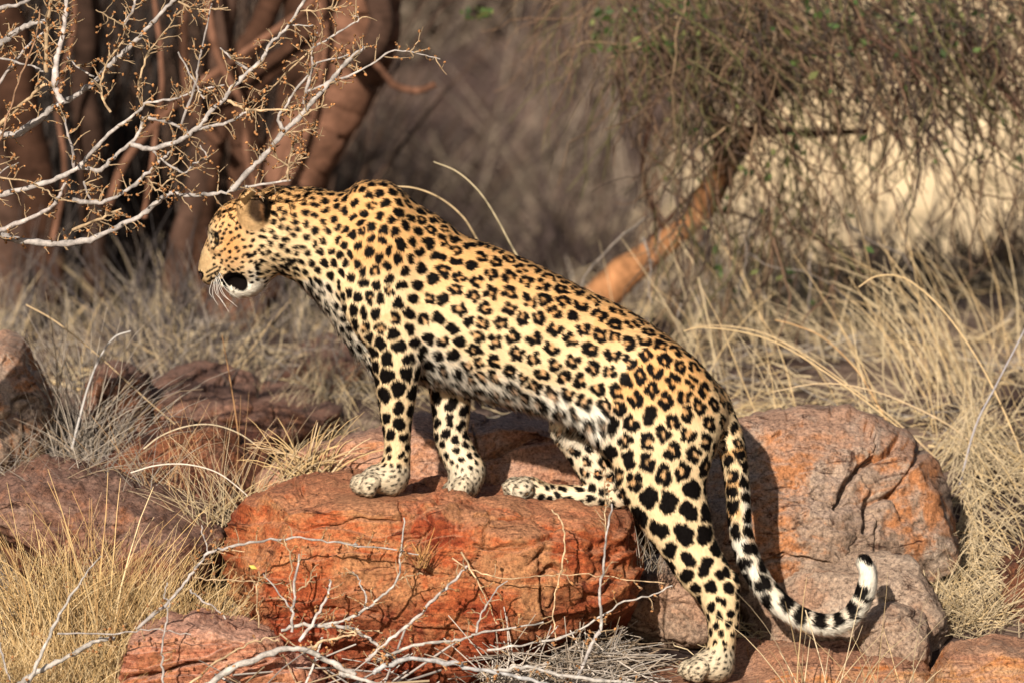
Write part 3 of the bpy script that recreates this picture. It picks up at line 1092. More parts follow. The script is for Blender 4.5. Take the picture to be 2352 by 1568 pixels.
    for (x, y, z, r) in pads:
        dist = np.hypot(V[:, 0] - x, V[:, 1] - y)
        wgt = sstep(r * 2.2, r * .8, dist) * (V[:, 2] > z - .16) * sstep(-.2, .3, nrm[:, 2])
        V[:, 2] += wgt * (z - V[:, 2])
    ob = mesh_obj(name, V, F, mat)
    tag(ob, label, 'rock', group)
    ROCKS.append(ob)
    return ob


ROCKS = []


def foot(px, py, Y, r):
    p = at(px, py, Y)
    return (p[0], p[1], p[2], r)


rock('boulder', [(506, 1340), (512, 1260), (530, 1195), (565, 1150), (620, 1108), (690, 1086), (780, 1084), (870, 1106), (960, 1120), (1100, 1128), (1250, 1138), (1390, 1158),
                 (1440, 1195), (1456, 1270), (1458, 1350), (1440, 1450), (1350, 1540), (1150, 1570), (950, 1575), (750, 1560), (600, 1510), (525, 1440)],
     .06, .33, m_red, 'big red layered boulder under the leopard\'s front paws', ridgy=.007, cuts=8, cut_depth=.10, bed=(-.05, .05, 1), ledge=.018, ledge_gap=.05, lump=.022, crack=.014,
     pads=[foot(868, 1139, -.077, .07), foot(1055, 1150, .042, .06), foot(1185, 1148, .07, .06), foot(1260, 1165, .075, .05), foot(1340, 1167, .08, .05), foot(1415, 1168, .085, .05)],
     res=230, seed=1,
     cracks=[([(1090, 1250), (1120, 1262), (1180, 1260), (1230, 1250), (1275, 1215), (1282, 1190)], 5, .022), ([(1275, 1215), (1250, 1260), (1215, 1295), (1195, 1310)], 6, .022),
             ([(1060, 1212), (1100, 1190), (1200, 1190), (1245, 1175)], 4, .012), ([(880, 1195), (910, 1190), (960, 1170), (1070, 1175)], 4, .010), ([(1290, 1310), (1270, 1300), (1245, 1330), (1250, 1420)], 9, .03),
             ([(930, 1230), (960, 1225), (1000, 1240), (1040, 1235)], 3, .008), ([(650, 1160), (690, 1150), (760, 1130)], 3, .008), ([(700, 1400), (820, 1395), (960, 1440), (1080, 1450)], 5, .012)])
rock('boulder', [(590, 1110), (650, 1058), (720, 1022), (800, 1000), (900, 986), (1000, 978), (1120, 966), (1270, 955), (1330, 970), (1400, 1040), (1440, 1130), (1300, 1230), (900, 1240), (640, 1190)],
     .56, .22, m_slab, 'weathered slab showing between the leopard\'s legs behind the red boulder', front=.5, bed=(-.1, .5, 1), lump=.03, seed=2, crack=.02,
     cracks=[([(1090, 1060), (1180, 1020), (1290, 965)], 6, .02), ([(640, 1080), (760, 1050), (880, 1010)], 5, .015), ([(960, 1060), (1080, 1050)], 4, .012)])
rock('boulder', [(1440, 1180), (1480, 1060), (1560, 985), (1700, 958), (1800, 962), (1900, 960), (1980, 976), (2045, 1012), (2100, 1050), (2135, 1105), (2165, 1165), (2185, 1225), (2205, 1290), (2150, 1360),
                 (1950, 1390), (1750, 1380), (1600, 1370), (1470, 1330)],
     .58, .32, m_grey, 'broad grey and orange boulder behind the leopard\'s tail', front=.45, bed=(.35, .1, 1), ledge=.010, ledge_gap=.12, lump=.05, seed=3, crack=.016, res=200,
     cracks=[([(1930, 1165), (1955, 1110), (2000, 1060), (2050, 1030)], 12, .03), ([(1730, 1060), (1800, 1010), (1840, 985)], 5, .012), ([(2090, 1020), (2100, 1060), (2060, 1130), (2080, 1200)], 8, .02),
             ([(1700, 1300), (1800, 1270), (1900, 1290)], 6, .02), ([(1990, 1220), (2010, 1150), (2060, 1130)], 14, .035)])
rock('boulder', [(1690, 1350), (1740, 1305), (1850, 1277), (1960, 1259), (2080, 1264), (2150, 1292), (2192, 1345), (2212, 1425), (2190, 1500), (2050, 1560), (1880, 1560), (1750, 1530), (1695, 1440)],
     .36, .24, m_grey2, 'rounded grey brown rock framed by the curl of the tail', front=.5, ledge=.006, lump=.04, crack=.008, seed=4)
rock('boulder', [(1390, 1330), (1430, 1290), (1490, 1272), (1580, 1276), (1680, 1300), (1720, 1360), (1700, 1450), (1600, 1500), (1450, 1480), (1400, 1410)],
     .30, .20, m_grey2, 'grey rock in the shade between the red boulder and the hind leg', front=.5, ledge=.006, lump=.03, crack=.008, seed=5)
rock('boulder', [(1975, 1460), (1990, 1420), (2040, 1394), (2105, 1402), (2142, 1450), (2130, 1520), (2020, 1540), (1980, 1500)],
     .10, .10, m_grey2, 'small dark rounded rock below the curl of the tail', front=.55, ledge=.004, lump=.02, crack=.008, seed=6, res=100)
rock('rock_ledge', [(1120, 1620), (1200, 1568), (1300, 1548), (1420, 1550), (1540, 1556), (1640, 1545), (1690, 1496), (1760, 1486), (1840, 1490), (2000, 1500), (2060, 1503), (2130, 1530), (2180, 1640), (2100, 1760), (1200, 1760)],
     .02, .26, m_or, 'layered orange ledge under the leopard\'s hind paw', front=.4, ledge=.016, ledge_gap=.035, lump=.02, crack=.012, seed=7, res=200,
     pads=[foot(1625, 1567, -.108, .10)], bed=(.02, .2, 1))
rock('boulder', [(2130, 1620), (2150, 1540), (2180, 1500), (2240, 1484), (2320, 1482), (2400, 1500), (2460, 1570), (2460, 1700), (2140, 1720)],
     -.06, .2, m_or, 'speckled orange rock in the bottom corner beside the orange ledge', front=.5, ledge=.008, lump=.025, crack=.010, seed=8)
rock('boulder', [(2255, 1420), (2275, 1350), (2330, 1280), (2420, 1250), (2520, 1300), (2540, 1420), (2440, 1500), (2310, 1490)],
     .50, .22, m_dark, 'dark brown rock at the frame edge beyond the tail', front=.55, seed=9)
rock('flat_rock', [(190, 1640), (215, 1560), (240, 1505), (275, 1468), (335, 1440), (420, 1421), (520, 1418), (610, 1433), (645, 1452), (680, 1490), (745, 1515), (790, 1580), (800, 1680), (600, 1760), (300, 1760)],
     -.19, .16, m_pink, 'flat pink rock with a long crack below the white sticks', cuts=2, box=7, bed=(-.18, .1, 1), ledge=.012, ledge_gap=.03, lump=.02, crack=.010, seed=10, res=170,
     cracks=[([(235, 1572), (290, 1553), (370, 1545), (440, 1520), (520, 1515)], 6, .03), ([(300, 1490), (420, 1480), (560, 1478)], 3, .008), ([(480, 1540), (580, 1530), (660, 1500)], 4, .010)])
rock('boulder', [(650, 1640), (690, 1560), (760, 1530), (850, 1530), (930, 1560), (980, 1640), (900, 1740), (700, 1740)],
     -.20, .14, m_red, 'low rusty rock half hidden under the crossed white branches', front=.5, seed=11, res=110)
rock('boulder', [(-60, 1130), (0, 1092), (60, 1078), (208, 1086), (312, 1116), (417, 1144), (486, 1176), (522, 1212), (510, 1300), (420, 1390), (220, 1390), (40, 1320), (-50, 1220)],
     .38, .32, m_mid, 'smooth purplish slab sloping down behind the tawny grass', bed=(-.25, .3, 1), ledge=.014, ledge_gap=.045, lump=.02, crack=.014, box=2.6, seed=12)
rock('boulder', [(-160, 830), (-60, 772), (35, 783), (85, 848), (118, 930), (124, 1000), (90, 1070), (-80, 1120), (-180, 1000)],
     .9, .35, m_grey, 'brown weathered boulder cut by the frame edge below the bare bush', front=.5, seed=13)
rock('boulder', [(320, 950), (340, 905), (375, 880), (450, 873), (521, 891), (590, 918), (677, 926), (750, 934), (800, 970), (780, 1040), (650, 1090), (480, 1090), (350, 1050)],
     1.5, .40, m_mid, 'long dusky red slab among dry grass below the leopard\'s chin', front=.5, ledge=.008, lump=.04, seed=14)
rock('boulder', [(195, 930), (225, 860), (270, 848), (312, 872), (334, 930), (325, 1010), (240, 1050), (200, 1000)],
     1.35, .25, m_mid, 'upright dull red stone beside the grey grass tuft', front=.5, seed=15, res=110)
rock('boulder', [(235, 1060), (270, 1018), (335, 988), (450, 985), (560, 1000), (630, 1040), (620, 1110), (550, 1170), (400, 1180), (280, 1140)],
     .85, .28, m_dark, 'dark rock with a rusty lower face in front of the long dusky slab', front=.5, seed=16)
rock('boulder', [(610, 870), (640, 840), (700, 815), (780, 803), (860, 812), (900, 850), (880, 920), (700, 930)],
     2.3, .4, m_mid, 'low brown slab lying behind the leopard\'s chest', front=.5, seed=17, res=110)
# ------------------------------------------------------------------ plants
class Tubes:
    """collects tapering tubes and blades with a tint per vertex; build() makes one mesh"""
    def __init__(self):
        self.v, self.f, self.c, self.n = [], [], [], 0

    def add(self, pts, rad, col, sides=6, cap=True):
        P = np.asarray(pts, float)
        n = len(P)
        R = np.broadcast_to(np.asarray(rad, float), (n,))
        T = np.gradient(P, axis=0)
        T /= np.maximum(np.linalg.norm(T, axis=1), 1e-9)[:, None]
        ref = np.array([0.0, 1.0, 0.0]) if abs(T[:, 1]).max() < .9 else np.array([1.0, 0, 0])
        A = np.cross(T, ref)
        A /= np.maximum(np.linalg.norm(A, axis=1), 1e-9)[:, None]
        B = np.cross(T, A)
        th = np.arange(sides) * 2 * math.pi / sides
        ring = (P[:, None, :] + R[:, None, None] * (np.cos(th)[None, :, None] * A[:, None, :] + np.sin(th)[None, :, None] * B[:, None, :]))
        V = ring.reshape(-1, 3)
        i = (np.arange(n - 1)[:, None] * sides + np.arange(sides)[None, :])
        j = (np.arange(n - 1)[:, None] * sides + (np.arange(sides)[None, :] + 1) % sides)
        F = np.stack([i, j, j + sides, i + sides], -1).reshape(-1, 4) + self.n
        C = np.asarray(col, float)
        if C.ndim == 1:
            C = np.broadcast_to(C, (n, 3))
        self.v.append(V)
        self.f.append(F)
        self.c.append(np.repeat(C, sides, 0))
        self.n += len(V)

    def blades(self, P, rad, col, sides=3):
        """P: (N, k, 3) centre lines, rad (N, k), col (N, k, 3)"""
        N_, k, _ = P.shape
        T = np.gradient(P, axis=1)
        T /= np.maximum(np.linalg.norm(T, axis=2), 1e-9)[..., None]
        ref = np.zeros_like(T)
        ref[..., 1] = 1.0
        ref[..., 0] = .17
        A = np.cross(T, ref)
        A /= np.maximum(np.linalg.norm(A, axis=2), 1e-9)[..., None]
        B = np.cross(T, A)
        th = np.arange(sides) * 2 * math.pi / sides + .4
        ring = P[:, :, None, :] + rad[:, :, None, None] * (np.cos(th)[:, None] * A[:, :, None, :] + np.sin(th)[:, None] * B[:, :, None, :])
        base = (np.arange(N_) * k * sides)[:, None, None]
        i = base + (np.arange(k - 1)[:, None] * sides + np.arange(sides)[None, :])[None]
        j = base + (np.arange(k - 1)[:, None] * sides + (np.arange(sides)[None, :] + 1) % sides)[None]
        F = np.stack([i, j, j + sides, i + sides], -1).reshape(-1, 4) + self.n
        self.v.append(ring.reshape(-1, 3))
        self.f.append(F)
        self.c.append(np.repeat(col, sides, 1).reshape(-1, 3))
        self.n += N_ * k * sides

    def leaves(self, P, U, W, col):
        """small pointed leaves: centre, half length vector, half width vector"""
        n = len(P)
        V = np.stack([P - U, P + W, P + U, P - W], 1).reshape(-1, 3)
        F = (np.arange(n)[:, None] * 4 + np.arange(4)[None]) + self.n
        self.v.append(V)
        self.f.append(F)
        self.c.append(np.repeat(col, 4, 0))
        self.n += 4 * n

    def build(self, name, mat, parent=None):
        o = mesh_obj(name, np.concatenate(self.v), np.concatenate(self.f), mat, parent)
        attr_color(o.data, 'tint', np.clip(np.concatenate(self.c), .003, .95))
        return o


def mat_tint(name, rough=.75, spec=.15, grain=40, lo=.6, hi=1.25, transl=0.0):
    m, N, L, b = new_mat(name, rough, spec)
    a = N.new('ShaderNodeAttribute')
    a.attribute_name = 'tint'
    v = n_map(N, L)
    c = n_mix(N, L, 1.0, a.outputs['Color'], n_ramp(N, L, n_noise(N, L, v, grain, 5, .7), [(.3, (lo,) * 3), (.7, (hi,) * 3)]), 'MULTIPLY')
    L.new(c, b.inputs['Base Color'])
    n_bump(N, L, b, n_noise(N, L, v, grain * 3, 4, .6), .4, .004)
    return m


m_twig = mat_tint('pale_bark', .75, .15, 55, .38, 1.22)
m_grass = mat_tint('dry_grass_blade', .6, .2, 20, .75, 1.15)
m_bark = mat_tint('tree_bark', .9, .05, 14, .35, 1.5)
prs = np.random.default_rng(21)


def spline(P, sub=4):
    P = np.asarray(P, float)
    if len(P) < 3:
        t = np.linspace(0, 1, sub + 1)[:, None]
        return P[0] * (1 - t) + P[-1] * t
    E = np.vstack([2 * P[0] - P[1], P, 2 * P[-1] - P[-2]])
    out = []
    for i in range(1, len(E) - 2):
        p0, p1, p2, p3 = E[i - 1:i + 3]
        for t in np.arange(sub) / sub:
            out.append(.5 * (2 * p1 + (p2 - p0) * t + (2 * p0 - 5 * p1 + 4 * p2 - p3) * t * t + (3 * p1 - 3 * p2 + p3 - p0) * t ** 3))
    out.append(E[-2])
    return np.array(out)


PALE = np.array([.43, .39, .365])
GREYB = np.array([.36, .32, .30])
TAN = np.array([.46, .33, .20])
BROWN = np.array([.20, .12, .075])
BUD = np.array([.44, .21, .085])


def branch(tb, pts_px, Y, r0, r1, col, sides=7, twigs=0, twig_len=45, twig_col=None, wob=1.15, buds=True, Y1=None, tw_r=1.5):
    """pts_px: photograph pixels; Y: depth at the start (and Y1 at the end); radii in pixels"""
    Y1 = Y if Y1 is None else Y1
    n = len(pts_px)
    W = np.array([at(p[0], p[1], Y + (Y1 - Y) * i / max(n - 1, 1)) for i, p in enumerate(pts_px)])
    L_ = spline(W, 5)
    m = len(L_)
    kn = prs.normal(size=(m, 3)) * S * wob
    kn[0] = 0
    L_ = L_ + kn * np.array([1, 1.5, 1])
    rr = np.linspace(r0, r1, m) * S
    rr = rr * (1 + .13 * prs.normal(size=m))
    cc = col * (1 + .16 * prs.normal(size=(m, 1)))
    tb.add(L_, np.maximum(rr, .3 * S), cc, sides)
    twig_col = col if twig_col is None else twig_col
    seg = np.linalg.norm(np.diff(L_, axis=0), axis=1)
    for _ in range(twigs):
        i = int(prs.integers(1, m - 1))
        t = L_[i + 1 if i + 1 < m else i] - L_[i - 1]
        t /= max(np.linalg.norm(t), 1e-9)
        nn = prs.normal(size=3) * np.array([1, .7, 1])
        nn -= (nn @ t) * t
        nn /= max(np.linalg.norm(nn), 1e-9)
        d = t * prs.uniform(.2, .9) + nn + np.array([0, 0, .25])
        d /= np.linalg.norm(d)
        ln = prs.uniform(.3, 1.0) * twig_len * S
        k = 5
        P = [L_[i]]
        for q in range(k):
            d = d + prs.normal(size=3) * .22
            d /= np.linalg.norm(d)
            P.append(P[-1] + d * ln / k)
        P = np.array(P)
        r_ = np.linspace(min(tw_r * 1.25, r0), tw_r * .5, len(P)) * S
        tb.add(P, r_, twig_col * prs.uniform(.75, 1.1), 5)
        if prs.random() < .55:
            dd = d + prs.normal(size=3) * .7
            dd /= np.linalg.norm(dd)
            q = int(prs.integers(2, 5))
            e = np.array([P[q], P[q] + dd * ln * .22, P[q] + dd * ln * .4 + prs.normal(size=3) * ln * .06])
            tb.add(e, np.array([tw_r * .75, tw_r * .6, tw_r * .35]) * S, twig_col * .9, 4)
            P = np.vstack([P, e[-1]])
        if buds:
            nb = int(prs.integers(1, 4))
            for _b in range(nb):
                j = int(prs.integers(2, len(P)))
                p = P[j] + prs.normal(size=3) * S * 1.5
                u = prs.normal(size=3)
                u /= np.linalg.norm(u)
                s_ = prs.uniform(2.2, 4.8) * S
                tb.add(np.array([p - u * s_, p - u * s_ * .3, p + u * s_ * .4, p + u * s_]), np.array([.25, .8, .7, .1]) * s_, BUD * prs.uniform(.5, 1.3), 4)
    return L_


# ---- bare thorn bush in the top corner
def z4(p):
    return (p[0] * .386, p[1] * .386)


bush = empty('thorn_bush')
tag(bush, 'bare pale thorn bush reaching in above the leopard\'s head', 'bush')
BUSH = [
    ([(-60, 1180), (0, 1165), (200, 1110), (350, 1060), (460, 1000), (560, 890), (680, 770), (830, 660), (880, 612), (1040, 590), (1150, 545), (1340, 505)], 15, 4, PALE, 14, True),
    ([(460, 1000), (600, 1010), (700, 920), (800, 830), (840, 760), (850, 690)], 12, 7, PALE, 6, False),
    ([(780, 860), (900, 890), (1050, 840), (1170, 770), (1250, 670), (1340, 590), (1380, 520), (1480, 430), (1570, 340), (1610, 260), (1720, 150), (1810, 0), (1850, -80)], 13, 8, PALE, 16, False),
    ([(1170, 770), (1330, 740), (1470, 670), (1520, 650)], 9, 5, PALE, 5, False),
    ([(880, 700), (1000, 730), (1120, 785)], 8, 9, PALE, 3, False),
    ([(1350, 600), (1430, 640), (1520, 655), (1700, 655), (1890, 655)], 8, 4, TAN * 1.1, 5, False),
    ([(-60, 1370), (0, 1392), (100, 1430), (300, 1450), (480, 1440), (600, 1400), (720, 1340), (830, 1290), (940, 1200), (1020, 1155), (1130, 1165), (1270, 1155), (1400, 1130), (1550, 1100), (1730, 1075)], 19, 6, PALE, 16, True),
    ([(1380, 1130), (1500, 1000), (1600, 900), (1690, 790), (1800, 680), (1900, 560), (2010, 430), (2100, 340), (2170, 285)], 15, 11, PALE * .92, 14, False),
    ([(1690, 790), (1655, 700), (1690, 650), (1760, 540), (1870, 400), (1910, 368), (2080, 330)], 8, 4, PALE * .95, 6, False),
    ([(1830, 545), (1950, 500), (2100, 440), (2230, 370), (2350, 300), (2470, 320), (2620, 355)], 7, 2.5, PALE, 5, False),
    ([(-60, 1390), (10, 1370), (150, 1310), (280, 1250), (340, 1190), (385, 1090)], 15, 8, GREYB * 1.25, 8, True),
    ([(430, 1190), (550, 1210), (650, 1190), (760, 1130), (870, 1040), (950, 960), (1040, 880)], 12, 7, PALE * .95, 10, False),
    ([(-60, 790), (20, 800), (100, 800), (220, 720), (300, 650), (360, 620), (450, 570), (560, 490), (640, 400), (720, 330), (800, 250), (870, 180), (960, 80), (1040, 0), (1090, -60)], 16, 10, PALE * .9, 18, True),
    ([(-50, 780), (0, 740), (100, 650), (200, 560), (270, 500)], 12, 8, TAN, 8, True),
    ([(370, 610), (330, 510), (340, 350), (380, 180), (390, 60), (400, -60)], 18, 10, GREYB * 1.5, 14, False),
    ([(-60, 290), (0, 260), (80, 200), (170, 150), (280, 120)], 20, 12, PALE, 10, True),
    ([(-40, 540), (0, 490), (100, 350), (200, 240), (280, 180)], 9, 6, GREYB * 1.1, 8, True),
    ([(275, 430), (280, 200), (300, 0), (305, -60)], 11, 8, TAN * .8, 10, False),
    ([(-10, 850), (40, 700), (130, 440), (210, 240), (240, 60)], 7, 4, BROWN * 1.6, 6, True),
    ([(820, 580), (840, 450), (890, 300), (960, 220), (1060, 75)], 7, 3, TAN * .9, 6, False),
    ([(660, 670), (610, 590), (605, 480), (640, 370), (740, 230)], 7, 4, TAN, 6, False),
    ([(1060, 310), (1130, 440), (1180, 530), (1215, 590)], 4, 6, PALE * .9, 4, False),
    ([(1080, 740), (1150, 540), (1180, 400), (1220, 200), (1260, 20)], 7, 4, GREYB * .8, 6, False),
    ([(400, 340), (450, 390), (560, 460)], 4, 6, PALE * .9, 3, False),
    ([(440, 1000), (430, 880), (400, 780), (370, 670)], 8, 5, GREYB, 5, False),
    ([(430, 1370), (580, 1310), (720, 1240)], 9, 5, TAN * .9, 5, False),
    ([(1310, 285), (1380, 350), (1470, 410)], 4, 7, PALE, 3, False),
    ([(740, 150), (790, 60), (815, -20)], 8, 7, GREYB * 1.2, 4, False),
    ([(570, 60), (660, 110), (745, 160), (760, 220)], 3, 5, TAN * .7, 3, False),
    ([(910, 900), (980, 960), (1090, 1030), (1150, 980), (1230, 935), (1190, 870)], 7, 4, PALE * .9, 5, False),
    ([(1860, 290), (1740, 400), (1640, 500), (1550, 600)], 5, 4, TAN * .9, 4, False),
    ([(1810, 620), (1840, 480), (1860, 400), (1858, 300), (1890, 190)], 9, 4, GREYB, 6, False),
    ([(1850, 295), (1990, 210), (2130, 125), (2110, 90)], 6, 3, PALE * .95, 4, False),
    ([(1715, 1075), (1720, 960), (1770, 820)], 7, 3, TAN * .9, 5, False),
    ([(1720, 970), (1840, 935)], 5, 3, TAN * .9, 2, False),
    ([(1720, 990), (1610, 920)], 5, 3, TAN, 2, False),
    ([(-40, 1050), (0, 1060), (150, 1080), (270, 1130), (320, 1170)], 5, 4, TAN * .9, 4, True),
    ([(1060, 10), (1180, 60), (1360, 50)], 6, 4, TAN, 4, False),
    ([(1720, 150), (1860, 155)], 4, 3, PALE, 2, False), ([(1760, 75), (1900, 60), (2010, 50)], 4, 3, TAN, 4, False),
    ([(-30, 60), (100, 30), (220, -20)], 12, 9, PALE * .85, 8, True),
    ([(-40, 1000), (60, 960), (110, 940)], 5, 3, TAN, 2, True), ([(-40, 1060), (60, 990), (110, 975)], 5, 3, PALE * .9, 2, True),
    ([(-30, 350), (120, 380), (210, 400), (260, 430)], 6, 5, PALE * .8, 5, True),
    ([(1800, 690), (1940, 620)], 6, 3, TAN * 1.1, 2, False), ([(1690, 795), (1900, 765)], 5, 3, TAN, 3, False),
    ([(500, 1080), (520, 1150), (560, 1220), (600, 1260)], 6, 4, GREYB, 5, False),
    ([(880, 1060), (930, 1130), (1000, 1080), (1100, 1030)], 5, 4, TAN * .9, 4, False),
]
for bi, (pts, r0, r1, col, tw, entry) in enumerate(BUSH):
    tb = Tubes()
    Y = -.13 + .07 * math.sin(bi * 1.7)
    if pts[0][0] > 1000 or pts[-1][0] > 1500:
        Y = -.16
    P = [z4(p) for p in pts]
    if entry:
        q = P[0]
        P = [(-420 + 25 * (bi % 4), 1290), (-330 + 20 * (bi % 5), 1000 + 30 * (bi % 3)), (-190, q[1] + .45 * (1000 - q[1])), (-90, q[1] + 50)] + P
        branch(tb, P, .05, r0 * .60, r1 * .42, col, 8, int(tw * 3.6), 60, TAN * .85, Y1=Y)
    else:
        branch(tb, P, Y, r0 * .47, r1 * .42, col, 7, int(tw * 3.4), 60, TAN * .85)
    tb.build('branch', m_twig, bush)

# ---- fallen white branches in front of the boulder
z6 = lambda p: (p[0] * .3472, 1023.5 + p[1] * .3472)
z7 = lambda p: (725.9 + p[0] * .3472, 1023.5 + p[1] * .3472)
WHT = np.array([.46, .425, .39])
STICKS = [
    ('fallen_branch', 'white forked branch leaning up from the bottom edge into the tawny grass', -.44, [
        ([z6(p) for p in [(150, 1640), (190, 1568), (250, 1430), (330, 1250), (420, 1080), (540, 880), (660, 730)]], 9, 2.2, WHT, 5), ([z6(p) for p in [(380, 1240), (700, 1245), (900, 1225), (1090, 1215), (1260, 1250)]], 3.2, 1.6, PALE, 3)]),
    ('fallen_branch', 'thick white broken branch lying against the flat pink rock', -.40, [
        ([z6(p) for p in [(120, 1580), (200, 1520), (340, 1450), (520, 1350), (640, 1290), (760, 1265)]], 9.5, 7, WHT, 4), ([z6(p) for p in [(0, 1300), (30, 1440), (75, 1590)]], 4, 3.5, PALE, 1)]),
    ('fallen_branch', 'long pale twig arching over the upper face of the red boulder', -.34, [
        ([z6(p) for p in [(900, 1210), (1020, 1110), (1180, 960), (1280, 830), (1380, 710), (1500, 670), (1700, 635), (1930, 610), (2160, 630), (2352, 650)]] + [z7(p) for p in [(250, 655), (500, 685), (680, 715)]], 6.5, 2.0, PALE, 16),
        ([z6(p) for p in [(1380, 710), (1350, 610), (1330, 525)]], 2.4, 2.0, PALE, 1), ([z6(p) for p in [(1280, 870), (1500, 885), (1750, 905), (1930, 905)]], 2.6, 1.8, TAN, 3),
        ([z6(p) for p in [(1390, 705), (1480, 690), (1620, 700)]], 2.4, 1.8, TAN, 2), ([z6(p) for p in [(1260, 950), (1330, 1010), (1420, 1070), (1500, 1140)]], 4, 2.5, GREYB * 1.3, 3)]),
    ('fallen_branch', 'thin upright grey twig standing before the flat pink rock', -.46, [([z6(p) for p in [(1085, 1640), (1075, 1480), (1070, 1350), (1100, 1150), (1120, 1040), (1090, 1000), (1105, 900)]], 4.2, 2.2, PALE, 3)]),
    ('fallen_branch', 'stout white branch crossing the bottom edge below the red boulder', -.42, [
        ([z6(p) for p in [(1330, 1620), (1500, 1490), (1700, 1410), (1880, 1340), (2030, 1350), (2200, 1440), (2352, 1510)]] + [z7(p) for p in [(150, 1500), (330, 1550), (500, 1600)]], 12, 7, WHT, 7),
        ([z6(p) for p in [(1220, 1600), (1480, 1400), (1640, 1310), (1760, 1270), (1850, 1290)]], 4, 2.4, TAN * 1.1, 2), ([z6(p) for p in [(2030, 1340), (2110, 1310), (2250, 1265), (2352, 1240)]] + [z7(p) for p in [(140, 1215), (330, 1222), (450, 1225)]], 6, 2.5, TAN * 1.4, 4)]),
    ('fallen_branch', 'pale branch with a tall kinked fork rising before the red boulder', -.36, [
        ([z6(p) for p in [(1860, 1220), (2000, 1180)]] + [z7(p) for p in [(0, 1183), (180, 1155), (330, 1080), (440, 990), (540, 880), (555, 760), (575, 620), (585, 470)]], 6.5, 2.6, WHT, 9),
        ([z7(p) for p in [(0, 1185), (120, 1190), (230, 1205), (330, 1262), (440, 1345), (560, 1420)]], 7, 5, WHT, 5), ([z7(p) for p in [(330, 1075), (320, 960), (280, 880), (240, 825)]], 3.5, 2, PALE, 2),
        ([z7(p) for p in [(545, 885), (620, 860), (710, 840)]], 2.5, 1.6, TAN, 1)]),
    ('fallen_branch', 'grey thorny stick slanting up across the middle of the red boulder', -.40, [
        ([z7(p) for p in [(330, 1420), (400, 1360), (560, 1220), (700, 1100), (800, 990), (920, 880), (1000, 790)]], 7, 4, GREYB * 1.5, 14)]),
    ('fallen_branch', 'long white branch sweeping along the foot of the red boulder', -.38, [
        ([z7(p) for p in [(400, 1420), (500, 1380), (640, 1320), (800, 1290), (960, 1275), (1060, 1235), (1240, 1210), (1500, 1170)]], 7, 3, WHT, 8),
        ([z7(p) for p in [(1060, 1235), (1090, 1120), (1150, 1010), (1260, 890)]], 4.2, 2, PALE, 3)]),
    ('fallen_branch', 'bluish white branch lying along the bottom of the picture', -.44, [
        ([z7(p) for p in [(380, 1500), (470, 1450), (640, 1405), (900, 1440), (1100, 1480), (1350, 1530), (1560, 1590)]], 9, 6, WHT * np.array([.95, 1, 1.08]), 7)]),
    ('fallen_branch', 'white branch running to the orange ledge at the bottom', -.42, [([z7(p) for p in [(1150, 1510), (1200, 1490), (1400, 1460), (1600, 1510), (1900, 1550), (2150, 1580)]], 7.5, 5, WHT, 5)]),
    ('fallen_branch', 'tall slender white stalk standing before the kneeling hind foot', -.38, [
        ([z7(p) for p in [(1670, 1640), (1700, 1568), (1780, 1420), (1860, 1250), (1892, 1180), (1880, 1000), (1900, 800), (1920, 600), (1960, 380)]], 7.5, 3.2, PALE, 8),
        ([z7(p) for p in [(1920, 600), (1910, 400), (1905, 150)]], 2.5, 1.6, TAN * 1.2, 5)]),
    ('fallen_branch', 'straight thin white stick pointing at the hind leg', -.34, [([z7(p) for p in [(1130, 1350), (1500, 1290), (1750, 1210), (2000, 1050), (2200, 990), (2352, 930)]], 4.5, 2.5, WHT, 6)]),
    ('fallen_branch', 'thin tan stem bowed across the right half of the red boulder', -.32, [([z7(p) for p in [(900, 740), (1050, 830), (1250, 880), (1450, 870), (1650, 845), (1850, 855), (2050, 880), (2300, 915)]], 2.4, 1.8, TAN * 1.2, 3),
        ([z7(p) for p in [(960, 700), (1060, 880), (1130, 1020), (1190, 1170)]], 3.2, 2, TAN * 1.3, 1)]),
    ('fallen_branch', 'pale curved stem hanging below the kneeling hind foot', -.32, [([z7(p) for p in [(1560, 420), (1620, 500), (1645, 650), (1610, 850), (1580, 1000), (1570, 1150), (1590, 1290)]], 3.0, 2.2, TAN * 1.5, 2)]),
    ('fallen_branch', 'white upright twig before the shaded left face of the red boulder', -.36, [
        ([z6(p) for p in [(1930, 1230), (1940, 1100), (1945, 1000), (1975, 720)]], 5.5, 3.5, PALE, 4), ([z6(p) for p in [(1930, 1090), (1850, 980), (1740, 840)]], 3.2, 2, PALE, 2), ([z6(p) for p in [(1930, 960), (1925, 740), (1890, 640)]], 3, 2, TAN, 2),
        ([z6(p) for p in [(1970, 960), (2050, 890), (2095, 840)]], 2.6, 1.6, TAN, 1)]),
    ('fallen_branch', 'short thin twig standing at the foot of the red boulder', -.34, [([z6(p) for p in [(1712, 1200), (1700, 1000), (1715, 820)]], 3.2, 2, TAN * 1.1, 2), ([z6(p) for p in [(1520, 1140), (1620, 1030), (1700, 880)]], 2.4, 1.6, TAN, 1)]),
    ('fallen_branch', 'blunt grey broken stick tilted before the red boulder', -.38, [([z6(p) for p in [(1980, 1290), (2100, 1120), (2170, 980), (2190, 880)]], 6.5, 4, GREYB * 1.5, 4)]),
]
for name, label, Y, parts in STICKS:
    root = empty(name)
    tag(root, label, 'branch', 'fallen branches in front of the boulder')
    for pts, r0, r1, col, tw in parts:
        tb = Tubes()
        branch(tb, pts, Y, r0 * .66, r1 * .62, col, 8, int(tw * 1.8) + 2, 46, TAN, wob=1.7, tw_r=1.25)
        tb.build('stem', m_twig, root)


